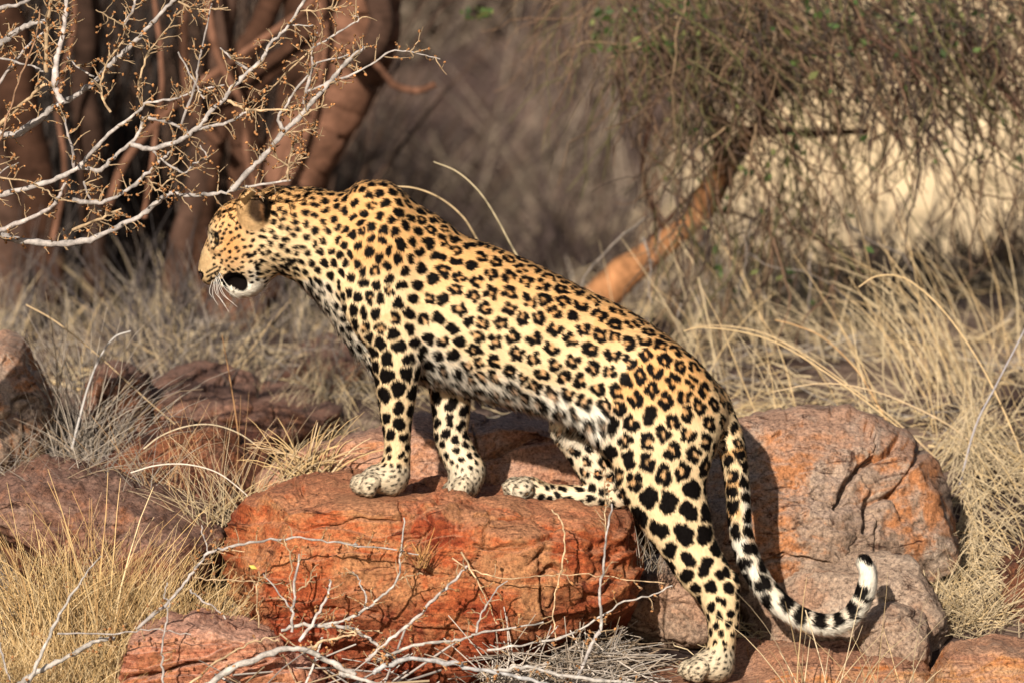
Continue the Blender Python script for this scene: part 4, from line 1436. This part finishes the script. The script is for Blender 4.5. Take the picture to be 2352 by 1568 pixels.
# ---- grass
def blade_batch(n, base, length, lean, width, cols, arch=1.0, k=7, lean_dir=None, spread=.5, seed=0):
    """base (n,3); blades rise and arch over"""
    rs = np.random.default_rng(seed)
    L_ = rs.uniform(*length, n)
    az = rs.uniform(0, 2 * math.pi, n)
    hd_ = np.stack([np.cos(az), np.sin(az) * .8, 0 * az], 1)
    if lean_dir is not None:
        hd_ = hd_ * spread + np.asarray(lean_dir) * (1 - spread)
    le = rs.uniform(*lean, n)
    d = np.stack([hd_[:, 0] * le, hd_[:, 1] * le, np.ones(n)], 1)
    d /= np.linalg.norm(d, axis=1)[:, None]
    P = np.empty((n, k, 3))
    P[:, 0] = base
    bend = rs.uniform(.05, .5, n) * arch
    for i in range(1, k):
        d = d + hd_ * (bend / k * (i / k) * 2.4)[:, None] + np.array([0, 0, -1]) * (bend / k * (i / k) * 1.7)[:, None] + rs.normal(size=(n, 3)) * .05
        d /= np.linalg.norm(d, axis=1)[:, None]
        P[:, i] = P[:, i - 1] + d * (L_ / (k - 1))[:, None]
    w = rs.uniform(*width, n)[:, None] * np.linspace(1, .25, k)[None] * S
    ci = rs.integers(0, len(cols), n)
    C = np.asarray(cols)[ci] * rs.uniform(.7, 1.2, (n, 1))
    C = C[:, None, :] * np.linspace(.8, 1.1, k)[None, :, None]
    return P, w, C


GOLD = [(.60, .42, .20), (.52, .36, .17), (.68, .52, .30), (.40, .25, .11)]
STRAW = [(.60, .48, .30), (.52, .42, .27), (.44, .35, .23), (.62, .46, .25)]
ASH = [(.30, .26, .22), (.22, .19, .165), (.38, .33, .27), (.28, .21, .14)]
DUN = [(.30, .24, .16), (.24, .19, .13), (.36, .29, .19), (.18, .14, .10)]
_bvh = None


def surf_bases(n, box, seed, Yr):
    """points on the ground or the rocks for image box (x0, y0, x1, y1) within depth range"""
    rs = np.random.default_rng(seed)
    Y = rs.uniform(Yr[0], Yr[1], n)
    x = (rs.uniform(box[0], box[1], n) - 1176.0) * S * (Y - CAM[1]) / DIST
    c = fbm(np.stack([x * 2.2, Y * 1.6, 0 * x + seed], 1), 2)         # grass grows in clumps
    bad = c < -.02
    src = np.flatnonzero(~bad)
    if len(src) > 10:
        q = rs.choice(src, bad.sum())
        x[bad] = x[q] + rs.normal(size=bad.sum()) * .05
        Y[bad] = Y[q] + rs.normal(size=bad.sum()) * .08
    return np.stack([x, Y, ground_z(x, Y) - .01], 1)


def tuft(name, label, px, Y, n, length, lean, width, cols, radius, arch=1.0, lean_dir=None, spread=.6, seed=0, zoff=0.0, group='grass tufts among the rocks', z=None):
    rs = np.random.default_rng(seed + 5)
    c = at(px, 800, Y)[0]
    a = rs.uniform(0, 6.283, n)
    r = radius * np.sqrt(rs.random(n))
    b = np.stack([c + r * np.cos(a), Y + r * np.sin(a) * .7, np.zeros(n)], 1)
    b[:, 2] = (ground_z(b[:, 0], b[:, 1]) if z is None else z) + zoff - .012
    tb = Tubes()
    tb.blades(*blade_batch(n, b, length, lean, width, cols, arch, lean_dir=lean_dir, spread=spread, seed=seed))
    o = tb.build(name, m_grass)
    tag(o, label, 'grass', group)
    return o
# ---- tufts one can tell apart
zz = lambda px, py, Y: at(px, py, Y)[2]
tuft('grass_tuft', 'dense golden grass in the bottom corner beside the flat pink rock', 110, -.22, 1500, (.08, .26), (.1, .9), (1.0, 1.9), GOLD, .20, 1.2, seed=1, group='golden grass in the near corner')
tuft('grass_tuft', 'bushy golden grass against the shaded end of the red boulder', 330, -.02, 1300, (.08, .30), (.1, 1.0), (.9, 1.7), GOLD, .17, 1.2, seed=2, zoff=.03, group='golden grass in the near corner')
tuft('grass_tuft', 'golden grass rising in front of the purplish slab', 190, .05, 900, (.12, .36), (.1, .8), (.9, 1.7), GOLD, .16, 1.1, seed=3, zoff=.03, group='golden grass in the near corner')
tuft('grass_tuft', 'tall stiff golden stalks with curled tips by the frame edge', 60, -.10, 42, (.26, .42), (.02, .35), (1.8, 2.8), GOLD, .09, 1.7, seed=4, zoff=.02, group='golden grass in the near corner')
tuft('grass_tuft', 'tallest golden stalks with hooked tips standing over the corner grass', 190, -.12, 34, (.34, .50), (.02, .30), (2.0, 3.2), GOLD, .10, 1.6, seed=5, zoff=.02, group='golden grass in the near corner')
tuft('grass_tuft', 'grey arching tuft between the brown boulder and the dull red stone', 165, .78, 150, (.20, .46), (.05, .9), (.8, 3.0), ASH, .09, 1.7, seed=6, z=zz(165, 1110, .78))
tuft('grass_tuft', 'pale papery tuft left of the leopard\'s near forepaw', 700, .42, 75, (.07, .20), (.2, 1.5), (1.2, 4.2), [(.62, .44, .22), (.56, .42, .26), (.5, .34, .18)], .06, 1.8, seed=7, z=zz(690, 1085, .42))
tuft('grass_tuft', 'straggly dry stems between the purplish slab and the red boulder', 520, .30, 95, (.10, .28), (.3, 1.6), (.7, 1.9), STRAW, .10, 1.2, seed=8, z=zz(540, 1190, .30))
tuft('grass_tuft', 'small straw tuft on top of the rounded grey brown rock', 2085, .52, 150, (.05, .13), (.4, 1.6), (1.2, 2.4), STRAW, .05, 1.6, seed=9, z=zz(2085, 1282, .52))
tuft('grass_tuft', 'sprawling straw clump beside the rounded grey brown rock', 2225, .34, 420, (.07, .24), (.3, 1.8), (.8, 2.4), STRAW, .12, 1.5, seed=10, z=zz(2225, 1450, .34))
tuft('grass_tuft', 'dry roots clinging to the face of the red boulder', 968, -.30, 40, (.03, .09), (.1, .8), (.9, 1.6), [(.52, .28, .10), (.4, .2, .09)], .012, 1.2, seed=11, z=zz(965, 1290, -.30))
tuft('grass_tuft', 'thin grass stems rising from the bottom edge by the curl of the tail', 1960, -.30, 26, (.10, .30), (.1, .9), (1.2, 2.2), STRAW, .16, .8, seed=12, z=zz(1960, 1600, -.30))
tuft('grass_tuft', 'straw strands trailing over the top of the purplish slab', 150, .40, 160, (.10, .30), (.5, 1.8), (.8, 1.8), ASH, .22, 1.3, seed=15, z=zz(150, 1120, .40))
tuft('grass_tuft', 'grey wisps in the shaded gap under the kneeling hind foot', 1480, .02, 46, (.05, .12), (.1, .8), (.8, 1.5), ASH, .05, .8, seed=13, z=zz(1480, 1300, .02))
tuft('grass_tuft', 'sparse dry stalks standing in front of the dark rusty rock', 430, .48, 70, (.14, .32), (.1, .7), (.9, 1.8), [(.46, .28, .14), (.40, .30, .2)], .16, 1.0, seed=14, z=zz(430, 1190, .48))

# long single stalks, each with its own arc
STALKS = [
    ('arching tan grass stalk rising behind the leopard\'s shoulders', [(1120, 600), (1090, 540), (1060, 495), (1010, 455), (950, 432), (880, 428)], .9, 5.5, 3.0, (.50, .37, .21)),
    ('straighter tan grass stalk leaning over the middle of the leopard\'s back', [(1220, 640), (1180, 575), (1140, 500), (1100, 440), (1050, 395), (996, 372)], 1.0, 5.5, 2.5, (.46, .38, .24)),
    ('short pale grass stalk just above the leopard\'s spine', [(1080, 580), (1040, 540), (1010, 510), (972, 487)], .7, 3.5, 2.5, (.50, .44, .32)),
    ('long hooked golden stalk arching highest over the right grass', [(2370, 1120), (2330, 1000), (2260, 850), (2180, 730), (2110, 660), (2060, 634), (2010, 636), (1972, 660)], 1.1, 3.8, 2.2, (.66, .48, .26)),
    ('golden stalk bending low toward the leopard\'s rump', [(2100, 1010), (2000, 930), (1890, 850), (1790, 790), (1700, 762), (1610, 752), (1570, 760)], 1.1, 3.2, 2.0, (.66, .48, .26)),
    ('second low golden stalk crossing just under the first', [(2160, 1060), (2050, 960), (1950, 885), (1850, 815), (1760, 768), (1680, 750), (1600, 748)], 1.2, 3.2, 2.0, (.60, .44, .25)),
    ('rusty golden stalk rising steeply then bowing over', [(2060, 1010), (2000, 900), (1960, 840), (1890, 775), (1820, 745), (1780, 735)], 1.2, 3.2, 2.0, (.58, .36, .17)),
    ('wide flat arching stalk above the broad boulder', [(2330, 1110), (2200, 990), (2080, 925), (1980, 890), (1880, 880), (1770, 900)], 1.1, 3.4, 2.2, (.62, .46, .28)),
    ('leaning stalk with a bluish stem near the frame edge', [(2200, 1130), (2240, 980), (2290, 880), (2352, 760), (2380, 700)], 1.0, 4.2, 3.0, (.36, .34, .36)),
    ('slanting straw stalk crossing the left grass in front of the dusky slab', [(60, 700), (130, 740), (230, 820), (340, 920), (420, 990), (470, 1050)], .9, 3.2, 2.2, (.52, .38, .22)),
    ('bowed pale stalk arching over the dark rusty rock', [(330, 1030), (370, 1000), (430, 978), (490, 975), (550, 995), (600, 1030)], .55, 3.2, 2.2, (.55, .46, .32)),
    ('thick grey curved blade in the left tuft', [(165, 1030), (185, 950), (205, 880), (230, 820), (262, 775), (300, 760)], .7, 5.5, 3.0, (.44, .42, .40)),
    ('upright rusty stalk below the leopard\'s chin', [(555, 1090), (545, 980), (530, 880), (510, 770)], .8, 2.6, 2.0, (.46, .26, .12)),
    ('pale arch of dry stem over the purplish slab', [(300, 1085), (360, 1068), (430, 1066), (500, 1085), (560, 1130), (575, 1150)], .2, 3.2, 2.4, (.60, .54, .46)),
    ('thin straight stalk passing in front of the tail tip', [(1900, 1620), (1930, 1568), (1960, 1440), (1985, 1330)], -.22, 2.2, 1.2, (.64, .52, .34)),
    ('straw stem crossing below the tail curl', [(1850, 1400), (1880, 1500), (1905, 1600)], -.22, 2.4, 1.6, (.66, .54, .36)),
]
for label, pts, Y, r0, r1, c in STALKS:
    tb = Tubes()
    W = spline([at(p[0], p[1], Y) for p in pts], 6)
    tb.add(W, np.linspace(r0, r1, len(W)) * .62 * S, np.array(c), 6)
    tag(tb.build('grass_stalk', m_grass), label, 'grass stalk', 'long single grass stalks')

# ---- grass and litter nobody could count
tb = Tubes()
def scatter(n, px0, px1, Y0, Y1, length, lean, width, cols, arch, seed, lean_dir=None, spread=.6):
    tb.blades(*blade_batch(n, surf_bases(n, (px0, px1), seed, (Y0, Y1)), length, lean, width, cols, arch, lean_dir=lean_dir, spread=spread, seed=seed, k=6))
scatter(230, 1430, 2600, 1.25, 3.0, (.10, .34), (.1, 1.2), (.7, 2.8), STRAW, 1.6, 31, (-1, 0, 0), .75)
scatter(900, 1430, 2600, 1.2, 3.4, (.03, .13), (.3, 1.8), (.8, 2.0), STRAW + DUN, 1.3, 131)
scatter(70, 1500, 2500, 1.2, 2.4, (.28, .48), (.1, .8), (1.6, 3.0), [(.62, .45, .24), (.60, .48, .30)], 1.7, 132, (-1, 0, 0), .35)
scatter(220, 1400, 1850, 3.2, 5.0, (.06, .26), (.1, 1.2), (1.6, 4.4), DUN + ASH, 1.4, 133, (-1, 0, 0), .8)
scatter(520, 1650, 2700, 3.0, 5.4, (.04, .13), (.2, 1.6), (1.6, 4.0), DUN + ASH + STRAW, 1.4, 32, (-1, 0, 0), .8)
scatter(700, -200, 850, 1.7, 3.4, (.06, .28), (.1, 1.3), (.8, 3.0), ASH + ASH + DUN + STRAW, 1.4, 33)
scatter(1200, -300, 950, 3.2, 6.0, (.06, .26), (.1, 1.3), (1.6, 4.6), DUN + DUN + STRAW + ASH, 1.4, 34)
scatter(420, -200, 900, 1.7, 4.5, (.12, .42), (.1, 1.1), (1.5, 3.4), [(.09, .075, .07), (.15, .12, .10), (.06, .05, .05)], .5, 134)
scatter(500, 850, 1500, 2.2, 5.0, (.05, .18), (.1, 1.2), (1.4, 3.4), ASH + DUN, 1.2, 35)
scatter(800, 2120, 2600, .35, 1.3, (.06, .24), (.2, 1.6), (.8, 2.4), STRAW, 1.4, 36)
scatter(900, -150, 600, .25, 1.2, (.05, .2), (.3, 1.8), (.7, 2.2), ASH + ASH + GOLD, 1.3, 37)
scatter(700, 560, 1300, .9, 2.0, (.04, .15), (.3, 1.4), (.9, 1.8), STRAW + DUN, 1.3, 38)
o = tb.build('dry_grass', m_grass)
tag(o, 'dry straw coloured grass growing all over the bank behind the rocks', 'grass', kind='stuff')
tb = Tubes()
def litter(n, px0, px1, Y0, Y1, length, cols, seed, width=(.8, 1.7), zlift=(0, .05), rise=.25):
    rs = np.random.default_rng(seed)
    b = surf_bases(n, (px0, px1), seed, (Y0, Y1))
    b[:, 2] += .012 + rs.uniform(*zlift, n)
    d = rs.normal(size=(n, 3)) * np.array([1, .8, rise])
    d /= np.linalg.norm(d, axis=1)[:, None]
    L_ = rs.uniform(*length, n)[:, None]
    k = 4
    P = np.stack([b + d * L_ * (t - .5) + rs.normal(size=(n, 3)) * .006 for t in np.linspace(0, 1, k)], 1)
    C = np.asarray(cols)[rs.integers(0, len(cols), n)] * rs.uniform(.6, 1.15, (n, 1))
    tb.blades(P, rs.uniform(*width, n)[:, None] * np.ones((1, k)) * S, np.repeat(C[:, None], k, 1))
litter(1400, 1080, 1440, -.42, .02, (.05, .26), ASH + [(.30, .22, .15)], 41, zlift=(.0, .10), rise=.35)
litter(240, 1100, 1460, -.40, -.30, (.10, .30), [(.52, .46, .40), (.40, .33, .26)], 42, width=(1.0, 2.0), zlift=(.0, .16), rise=.45)
litter(80, 540, 1470, -.46, -.33, (.12, .42), [(.50, .46, .42), (.40, .36, .33), (.46, .34, .22)], 48, width=(1.3, 3.2), zlift=(.0, .13), rise=.4)
litter(900, 560, 1120, -.46, -.30, (.04, .16), ASH + GOLD, 43, zlift=(0, .06))
litter(3000, -200, 600, -.45, 1.4, (.03, .14), ASH + GOLD, 44, zlift=(0, .04))
litter(2500, 1600, 2500, -.35, 1.6, (.03, .14), STRAW, 45, zlift=(0, .03))
litter(2500, -300, 2700, 1.2, 6, (.04, .2), STRAW + ASH, 46, width=(1.2, 3.0))
litter(500, 80, 330, .35, .8, (.08, .3), [(.16, .13, .13), (.24, .20, .19)], 47, zlift=(.02, .14), rise=.4)
o = tb.build('straw_litter', m_grass)
tag(o, 'broken straw and thin fallen stems lying over the ground', 'litter', kind='stuff')


# ---- trees behind
def limb(tb, pts, Y, r0, r1, col, sides=12, wob=3.0, rough=.010, Y1=None, sub=8):
    Y1 = Y if Y1 is None else Y1
    n = len(pts)
    W = np.array([at(p[0], p[1], Y + (Y1 - Y) * i / max(n - 1, 1)) for i, p in enumerate(pts)])
    Ls = spline(W, sub)
    Ls = Ls + np.cumsum(prs.normal(size=Ls.shape), 0) * S * wob * .3
    k = (DIST + Y) / DIST
    rr = np.interp(np.linspace(0, 1, len(Ls)), [0, 1], [r0, r1]) * S * k * (1 + rough * prs.normal(size=len(Ls)))
    tb.add(Ls, rr, np.asarray(col) * (1 + .12 * prs.normal(size=(len(Ls), 1))), sides)
    V = tb.v[-1]                      # furrowed bark
    cen = np.repeat(Ls, sides, 0)
    tb.v[-1] = V + (V - cen) * (.30 * fbm(V * np.array([9, 9, 2.2]), 3))[:, None]
    return Ls


BK = np.array([.090, .045, .029])  # bark colour darkened to stand in for canopy shade
BKD = np.array([.045, .026, .019])
tree = empty('acacia_tree')
tag(tree, 'many stemmed tree with reddish brown trunks behind the bare bush', 'tree')
for pts, r0, r1, c in [
    ([(520, 760), (540, 640), (590, 500), (660, 390), (735, 260), (790, 130), (805, 0), (800, -160)], 70, 92, BK * 1.6),
    ([(600, 700), (600, 560), (620, 430), (670, 300), (700, 160), (720, 0), (730, -160)], 50, 60, BK * .5),
    ([(30, 700), (20, 520), (-20, 340), (-40, 160), (-60, -160)], 50, 60, BKD * 1.6),
    ([(400, 700), (420, 560), (450, 400), (450, 250), (490, 100), (520, -160)], 34, 30, BKD * 1.4),
    ([(470, 720), (462, 600), (470, 480), (500, 330), (560, 170), (640, 0), (690, -140)], 30, 26, BK * .6),
    ([(225, 690), (212, 500), (200, 300), (198, 120), (205, -160)], 34, 30, BKD * .8),
    ([(120, 680), (95, 520), (60, 340), (25, 160), (-5, -40), (-20, -160)], 42, 52, BK * .5),
    ([(545, 640), (560, 520), (565, 400), (560, 300), (600, 180), (720, 40), (760, -140)], 40, 24, BK * .6)]:
    tb = Tubes()
    limb(tb, pts, 3.4, r0, r1, c, 28, 7, sub=14)
    tb.build('trunk', m_bark, tree)
for pts, r0, r1, c in [
    ([(800, 150), (850, 110), (872, 60), (868, 10), (850, -40)], 26, 34, BKD * 1.1), ([(840, 120), (880, 175), (905, 205), (950, 215), (995, 200)], 8, 7, BK * 1.3),
    ([(500, 330), (440, 240), (420, 100), (430, -60)], 12, 9, BK * .8), ([(610, 480), (570, 380), (560, 250), (500, 120), (470, -60)], 10, 8, BK * 1.5),
    ([(600, 480), (690, 300), (720, 200), (735, 60), (720, -60)], 9, 7, BK * 1.7), ([(330, 500), (350, 340), (370, 180), (350, 0), (340, -100)], 6, 5, BK * 1.8),
    ([(250, 470), (300, 350), (420, 220), (560, 120), (700, 20), (760, -60)], 10, 8, BK * 1.5), ([(120, 560), (150, 400), (130, 240), (170, 60), (160, -80)], 8, 6, BK * 1.5)]:
    tb = Tubes()
    limb(tb, pts, 3.2, r0, r1, c, 10, 3)
    tb.build('branch', m_bark, tree)

tree2 = empty('weeping_tree')
tag(tree2, 'crooked tree with drooping twigs and a sunlit orange limb behind the leopard\'s back', 'tree')
tb = Tubes()
limb(tb, [(1180, 900), (1290, 780), (1380, 680), (1440, 625), (1530, 560), (1610, 480), (1660, 400), (1690, 350), (1720, 300)], 3.2, 44, 22, np.array([.25, .12, .055]) * np.interp(np.arange(65), [0, 34, 50, 65], [1.1, 1.1, .5, .3])[:, None], 14, 3)  # sunlit lower half and shaded upper end are put into the tint
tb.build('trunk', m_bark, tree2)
for pts, r0, r1 in [([(1690, 350), (1720, 305), (1780, 300), (1860, 310), (1990, 305)], 24, 10), ([(1660, 400), (1640, 280), (1560, 160), (1540, 20), (1560, -150)], 20, 16), ([(1730, 310), (1800, 180), (1900, 80), (2040, 0), (2150, -120)], 20, 16), 
                    ([(1540, 560), (1500, 470), (1480, 380), (1500, 250)], 9, 6), ([(1620, 480), (1720, 500), (1800, 560)], 7, 4), ([(1430, 625), (1520, 520), (1610, 430), (1660, 395)], 9, 6)]:
    tb = Tubes()
    limb(tb, pts, 3.2, r0 * .8, r1 * .7, BK * .6, 10, 3)
    tb.build('limb', m_bark, tree2)


def droop(n, x0, x1, y0, y1, ln, Yr, cols, seed, slant=(.0, .5), wid=(1.3, 4.4), k=9):
    rs = np.random.default_rng(seed)
    P = np.empty((n, k, 3))
    Y = rs.uniform(*Yr, n)
    st = np.array([at(px, py, y) for px, py, y in zip(rs.uniform(x0, x1, n), y0 + (y1 - y0) * rs.random(n) ** 1.3, Y)])
    L_ = rs.uniform(*ln, n) * S * 1.22
    d = np.stack([rs.uniform(*slant, n) + rs.normal(size=n) * .35, rs.normal(size=n) * .3, -np.ones(n) * rs.uniform(.2, 1.2, n)], 1)
    d /= np.linalg.norm(d, axis=1)[:, None]
    P[:, 0] = st
    for i in range(1, k):
        d = d + rs.normal(size=(n, 3)) * .27 + np.array([0, 0, -.09])
        d /= np.linalg.norm(d, axis=1)[:, None]
        P[:, i] = P[:, i - 1] + d * (L_ / (k - 1))[:, None]
    w = rs.uniform(*wid, n)[:, None] * np.linspace(1, .5, k)[None] * S
    C = np.asarray(cols)[rs.integers(0, len(cols), n)] * rs.uniform(.6, 1.2, (n, 1))
    return P, w, np.repeat(C[:, None], k, 1)


TW = [(.14, .085, .055), (.20, .125, .08), (.085, .058, .045), (.24, .165, .10), (.13, .115, .055)]
tb = Tubes()
for args in [(300, 1480, 2450, -80, 160, (100, 640), (1.9, 3.5), TW, 51, (.1, .7)), (250, 1400, 1800, -60, 200, (150, 420), (1.9, 3.5), TW, 52, (-.15, .35)), (130, 1600, 2420, 40, 300, (120, 460), (1.9, 3.5), TW, 53, (.0, .6)),
             (150, 1480, 1880, 260, 560, (120, 320), (1.9, 3.5), TW, 54, (-.2, .5)), (22, 1880, 2450, 280, 460, (100, 260), (1.9, 3.5), TW, 55, (-.3, .5)), (220, 1420, 2400, -60, 130, (110, 480), (1.9, 3.5), [(.13, .12, .05), (.10, .075, .05), (.19, .125, .08)], 66, (-.1, .6)), (110, 1250, 1450, -80, 120, (100, 330), (1.9, 3.5), TW, 56, (-.5, .1), (1.2, 2.2)),
             (90, 1450, 1950, 500, 700, (120, 260), (1.9, 3.5), TW + [(.34, .29, .25)], 57, (-.4, .4))]:
    tb.blades(*droop(*args))
Pd, wd, Cd = droop(420, 1500, 2450, -120, 120, (80, 420), (1.9, 3.5), [(.07, .055, .045), (.11, .07, .05)], 58, (.1, .9), (1.6, 3.6))
tb.blades(Pd, wd, Cd)
Pd, wd, Cd = droop(120, 1950, 2420, 20, 260, (120, 320), (1.9, 3.5), [(.13, .065, .045), (.09, .06, .05)], 59, (-.1, .7), (1.8, 4.2))
tb.blades(Pd, wd, Cd)
o = tb.build('twigs', m_twig, tree2)
o['kind'] = 'stuff'
rs = np.random.default_rng(61)
tb = Tubes()
lp = []
for x0, x1, y0, y1, n in ((1360, 1620, -40, 130, 260), (1850, 2300, -40, 130, 300), (1500, 2350, 20, 420, 190), (1560, 2000, 420, 700, 40), (1060, 1130, 20, 45, 26)):
    for _ in range(n):
        lp.append(at(rs.uniform(x0, x1), rs.uniform(y0, y1), rs.uniform(1.9, 3.5)))
lp = np.array(lp)
n = len(lp)
u = rs.normal(size=(n, 3))
u /= np.linalg.norm(u, axis=1)[:, None]
w = np.cross(u, rs.normal(size=(n, 3)))
w /= np.linalg.norm(w, axis=1)[:, None]
sz = rs.uniform(.008, .018, (n, 1))
tb.leaves(lp, u * sz, w * sz * .55, np.asarray([(.05, .085, .025), (.075, .115, .032), (.04, .065, .022), (.13, .14, .05)])[rs.integers(0, 4, n)])
o = tb.build('leaves', m_grass, tree2)
o['kind'] = 'stuff'

# ---- far scrub, blurred beyond telling apart
tb = Tubes()
rs = np.random.default_rng(71)
for q in range(80):
    Y = rs.uniform(7.5, 12.5)
    px = rs.uniform(-350, 1450)
    if q % 6 == 0:
        px, Y = rs.uniform(1500, 2700), rs.uniform(4.0, 5.2)
    x = at(px, 500, Y)[0]
    z = float(ground_z(np.array([x]), np.array([Y]))[0])
    h = rs.uniform(.35, 1.1) * (1 if Y > 8 else .45)
    n = 46
    base = np.array([x, Y, z - .02]) + rs.normal(size=(n, 3)) * np.array([.12, .12, 0]) * h
    colr = np.array([(.085, .06, .055), (.13, .095, .085), (.20, .15, .12), (.11, .075, .055), (.30, .24, .18)][int(rs.integers(0, 5))])
    P, w, C = blade_batch(n, base, (.4 * h, 1.1 * h), (.1, 1.6), (3, 10), [colr], .8, k=5, seed=int(rs.integers(0, 1e6)))
    tb.blades(P, w, C)
for q in range(70):                 # added dark stems standing in for the shade behind the many stemmed tree
    Y = rs.uniform(4.6, 8.0)
    px = rs.uniform(-350, 640)
    x = at(px, 500, Y)[0]
    z = float(ground_z(np.array([x]), np.array([Y]))[0])
    n = 30
    base = np.array([x, Y, z - .02]) + rs.normal(size=(n, 3)) * np.array([.12, .15, 0])
    colr = np.array([(.040, .026, .020), (.07, .042, .03), (.10, .06, .04), (.05, .04, .036)][int(rs.integers(0, 4))])
    P, w, C = blade_batch(n, base, (.5, 1.7), (.02, .5), (4, 11), [colr], .4, k=6, seed=int(rs.integers(0, 1e6)))
    tb.blades(P, w, C)
o = tb.build('dry_scrub', m_twig)
tag(o, 'blurred grey brown scrub covering the far slope, plus dark stems added as shade', 'scrub', kind='stuff')
# small dark stems in the grass by the bare bush
tb = Tubes()
for px, Y in ((40, 3.2), (110, 3.4), (270, 3.0), (420, 2.6), (340, 2.4), (520, 2.4)):
    c = at(px, 800, Y)
    n = 9
    base = np.array([c[0], Y, float(ground_z(np.array([c[0]]), np.array([Y]))[0])]) + rs.normal(size=(n, 3)) * np.array([.04, .04, 0])
    P, w, C = blade_batch(n, base, (.2, .42), (.05, .9), (1.8, 4.2), [(.07, .06, .06), (.11, .09, .085)], .4, k=6, seed=int(px))
    t2 = Tubes()
    t2.blades(P, w, C, 5)
    tag(t2.build('dead_shrub', m_twig), 'dead dark stemmed shrublet %s' % {40: 'at the frame edge under the lowest bare branch', 110: 'second from the frame edge in the grey grass', 270: 'standing in pale grass under the long white branch',
        420: 'just left of the leopard\'s muzzle', 340: 'low in the grass behind the dull red stone', 520: 'directly below the leopard\'s nose'}[px], 'shrub', 'dead shrublets in the grass')

# ---- eye, nose, teeth, whiskers of the leopard
bvh = BVHTree.FromPolygons([tuple(p) for p in BV[::1]], [tuple(int(i) for i in f) for f in BF[(PX[BF[:, 0]] < 640) & (PY[BF[:, 0]] < 700)]])


def on_body(px, py):
    p = at(px, py, -2.0)
    d = (p - CAM) / np.linalg.norm(p - CAM)
    h = bvh.ray_cast(Vector(CAM), Vector(d))
    return (np.array(h[0]), np.array(h[1])) if h[0] is not None else (at(px, py, HY - .05), np.array([0, -1.0, 0]))


def ball(name, c, r, axes, mat, nt=16, npz=10):
    th = np.linspace(0, 2 * math.pi, nt, endpoint=False)
    ph = np.linspace(.001, math.pi - .001, npz)
    T, Pp = np.meshgrid(th, ph, indexing='ij')
    l = np.stack([np.sin(Pp) * np.cos(T), np.sin(Pp) * np.sin(T), np.cos(Pp)], -1).reshape(-1, 3) * np.asarray(r)
    V = c + l @ np.asarray(axes)
    ii = np.arange(nt * npz).reshape(nt, npz)
    jj = np.roll(ii, -1, 0)
    F = np.stack([ii[:, :-1], jj[:, :-1], jj[:, 1:], ii[:, 1:]], -1).reshape(-1, 4)
    return mesh_obj(name, V, F, mat, leopard)


m_eye, N, L, b = new_mat('eye', .08, .6)
b.inputs['Base Color'].default_value = (.05, .032, .012, 1)
m_wet, N, L, b = new_mat('nose_leather', .35, .4)
b.inputs['Base Color'].default_value = (.035, .018, .016, 1)
m_tooth, N, L, b = new_mat('tooth', .3, .4)
b.inputs['Base Color'].default_value = (.75, .68, .52, 1)
m_whisk, N, L, b = new_mat('whisker', .4, .3)
b.inputs['Base Color'].default_value = (.85, .82, .76, 1)
c, nn = on_body(497, 551)
ball('eye', c - nn * .0035, (.0058, .0058, .0085), np.eye(3), m_eye)
ball('eye', np.array([c[0], 2 * HY - c[1] + .01, c[2]]), (.0058, .0058, .0085), np.eye(3), m_eye)
c, nn = on_body(461, 632)
ball('nose', c - nn * .004 + np.array([0, .012, 0]), (.0075, .019, .0105), np.eye(3), m_wet)
for x0, y0, x1, y1, dY in ((534, 668, 531, 655, -.014), (534, 668, 531, 655, .030), (509, 648, 511, 661, -.012), (509, 648, 511, 661, .034)):
    tb = Tubes()
    tb.add(np.array([at(x0, y0, HY + dY), at((x0 + x1) / 2 - 1, (y0 + y1) / 2, HY + dY), at(x1, y1, HY + dY)]), np.array([3.2, 2.4, .4]) * S, np.array([.75, .68, .52]), 7)
    tb.build('tooth', m_tooth, leopard)
rs = np.random.default_rng(81)
for (x, y), (x1, y1), dY in (((502, 629), (528, 660), -.05), ((500, 633), (541, 676), -.045), ((499, 637), (536, 692), -.05), ((497, 641), (529, 686), -.06), ((496, 634), (520, 700), -.05), ((492, 642), (508, 682), -.05), ((491, 646), (499, 690), -.06), ((488, 644), (488, 676), -.05),
                             ((503, 625), (548, 668), -.03), ((495, 638), (514, 690), -.08)):
    c, nn = on_body(x, y)
    e = at(x + (x1 - x) * 1.25, y + (y1 - y) * 1.25, c[1] + dY)
    mid = (c + e) / 2 + np.array([-.006, -.014, -.004])
    tb = Tubes()
    W = spline([c, mid, e], 6)
    tb.add(W, np.linspace(.55, .22, len(W)) * S, np.array([.85, .82, .76]), 4)
    tb.build('whisker', m_whisk, leopard)

# small yellow leaf caught on the boulder
tb = Tubes()
p = at(581, 1302, -.305)
tb.add(np.array([p + np.array([-.008, 0, .004]), p, p + np.array([.008, -.002, -.003])]), np.array([.001, .006, .001]), np.array([.62, .52, .12]), 6)
tag(tb.build('leaf', m_grass), 'tiny yellow leaf caught on the shaded end of the red boulder', 'leaf')
